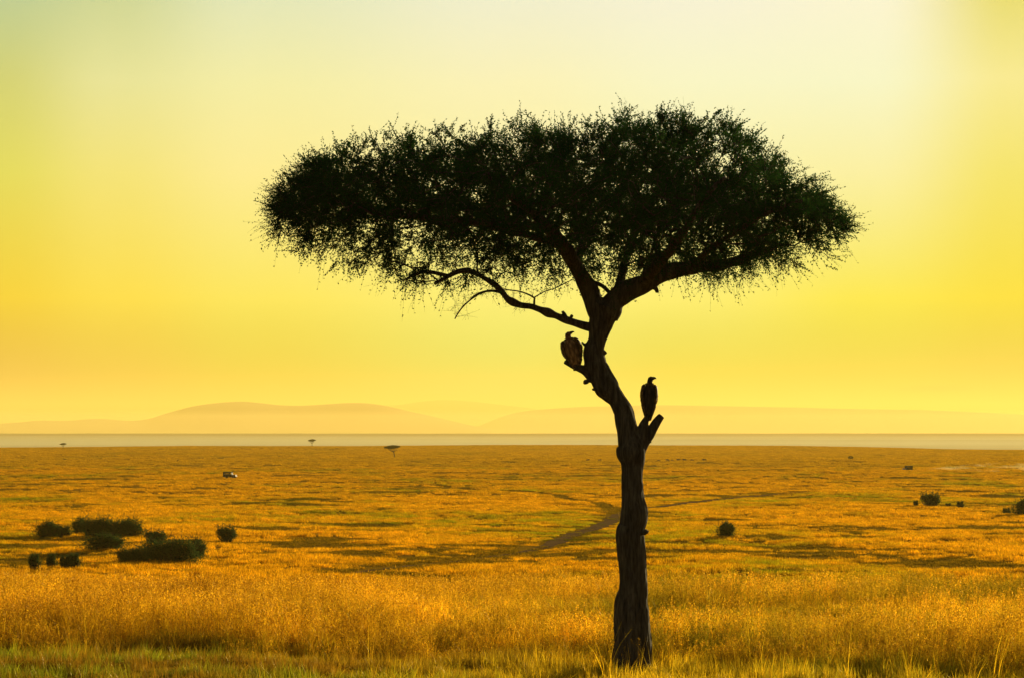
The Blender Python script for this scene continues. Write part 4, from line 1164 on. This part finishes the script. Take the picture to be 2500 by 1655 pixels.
# dusty morning glow round the sun side, edge vignette painted into the colours: three elevation ramps blended over azimuth
EXPO = 1.0
COLS = (30, 290, 625, 1250, 1700, 2120, 2440)
ROWS = (1050, 910, 732, 429, 209, 24)
SKY = [[(0.2524, 0.1485, 0.02), (0.2574, 0.2298, 0.02), (0.1785, 0.3361, 0.02), (0.033, 0.4783, 0.1538), (0.0, 0.3501, 0.02), (0.0, 0.2861, 0.02), (0.0, 0.1973, 0.02)], [(0.2969, 0.1904, 0.0), (0.3028, 0.2946, 0.0), (0.21, 0.4309, 0.0), (0.0388, 0.6132, 0.1115), (0.0, 0.4489, 0.0), (0.0, 0.3667, 0.0), (0.0, 0.253, 0.0)], [(0.7468, 0.5708, 0.0), (0.8117, 0.6922, 0.0461), (0.7757, 0.779, 0.1055), (0.7387, 0.8642, 0.2192), (0.6976, 0.8241, 0.184), (0.6551, 0.7399, 0.0465), (0.6327, 0.625, 0.0)], [(0.6558, 0.6927, 0.1169), (0.8019, 0.7689, 0.2145), (0.8965, 0.8451, 0.3429), (0.8611, 0.8717, 0.4296), (0.8288, 0.8836, 0.4622), (0.8095, 0.8576, 0.4361), (0.7356, 0.7312, 0.1592)], [(0.5413, 0.6162, 0.1968), (0.7155, 0.7698, 0.3609), (0.8245, 0.8588, 0.4416), (0.8764, 0.894, 0.5538), (0.8466, 0.9258, 0.6545), (0.8277, 0.9252, 0.6638), (0.8207, 0.8011, 0.3246)], [(0.4062, 0.5782, 0.3165), (0.5307, 0.6547, 0.3377), (0.694, 0.7999, 0.5338), (0.8035, 0.8662, 0.6829), (0.846, 0.891, 0.7436), (0.8754, 0.9103, 0.7195), (0.6938, 0.6759, 0.1787)]]
def zr(k):
    st = [((1050 - y) / F / .20, tuple(c / 2**EXPO for c in SKY[r_][k])) for r_, y in enumerate(ROWS)]
    st.append((1.0, tuple(c / 2**EXPO * .95 for c in SKY[-1][min(max(k, 1), 5)])))
    return ramp(nt, st, math_(nt, 'MULTIPLY', Zd, 1/.20, clamp=True)).outputs[0]
def mrange(v, a, b, c=0, d=1, smooth=True):
    m = nt.nodes.new('ShaderNodeMapRange'); m.interpolation_type = 'SMOOTHSTEP' if smooth else 'LINEAR'
    for k, q in enumerate((a, b, c, d)): m.inputs[k+1].default_value = q
    nt.links.new(v, m.inputs[0]); return m.outputs[0]
g = zr(0)
for k in range(1, 7):
    g = mixc(nt, mrange(X, (COLS[k-1] - 1250) / F, (COLS[k] - 1250) / F), g, zr(k))
# thin streak of cloud low on the right
def sq(v, c, s): return math_(nt, 'POWER', math_(nt, 'ABSOLUTE', math_(nt, 'DIVIDE', math_(nt, 'SUBTRACT', v, c), s)), 2.0)
cl = math_(nt, 'MULTIPLY', math_(nt, 'ADD', sq(X, .158, .014), sq(Zd, .0154, .0013)), -1.0)
cl = math_(nt, 'MULTIPLY', math_(nt, 'EXPONENT', cl), .8)
g = mixc(nt, cl, g, tuple(c / 2**EXPO for c in srgb(130, 80, 10)))
# away from the sun the sky is the plain, dimmer one
front = math_(nt, 'MULTIPLY', mrange(Yd, -.1, .85), mrange(Zd, .75, .12))
nis = mixc(nt, 1.0, sky.outputs[0], (.10*.85/2**EXPO, .10*.8/2**EXPO, .10*.7/2**EXPO), 'MULTIPLY')
col = mixc(nt, front, nis, g)
nt.links.new(col, bg.inputs[0]); bg.inputs[1].default_value = 1.0
nt.links.new(bg.outputs[0], out.inputs[0])

# ------------------------------------------------------------------ render settings
sc.view_settings.view_transform = 'Standard'; sc.view_settings.look = 'None'
sc.view_settings.exposure = EXPO; sc.view_settings.gamma = 1
cy = sc.cycles
cy.max_bounces = 6; cy.diffuse_bounces = 4; cy.use_denoising = True; cy.denoising_input_passes = 'RGB_ALBEDO_NORMAL'; cy.denoising_prefilter = 'ACCURATE'; cy.use_adaptive_sampling = False; cy.glossy_bounces = 2; cy.transmission_bounces = 3; cy.volume_bounces = 1; cy.transparent_max_bounces = 8
cy.caustics_reflective = False; cy.caustics_refractive = False
cy.sample_clamp_indirect = 4
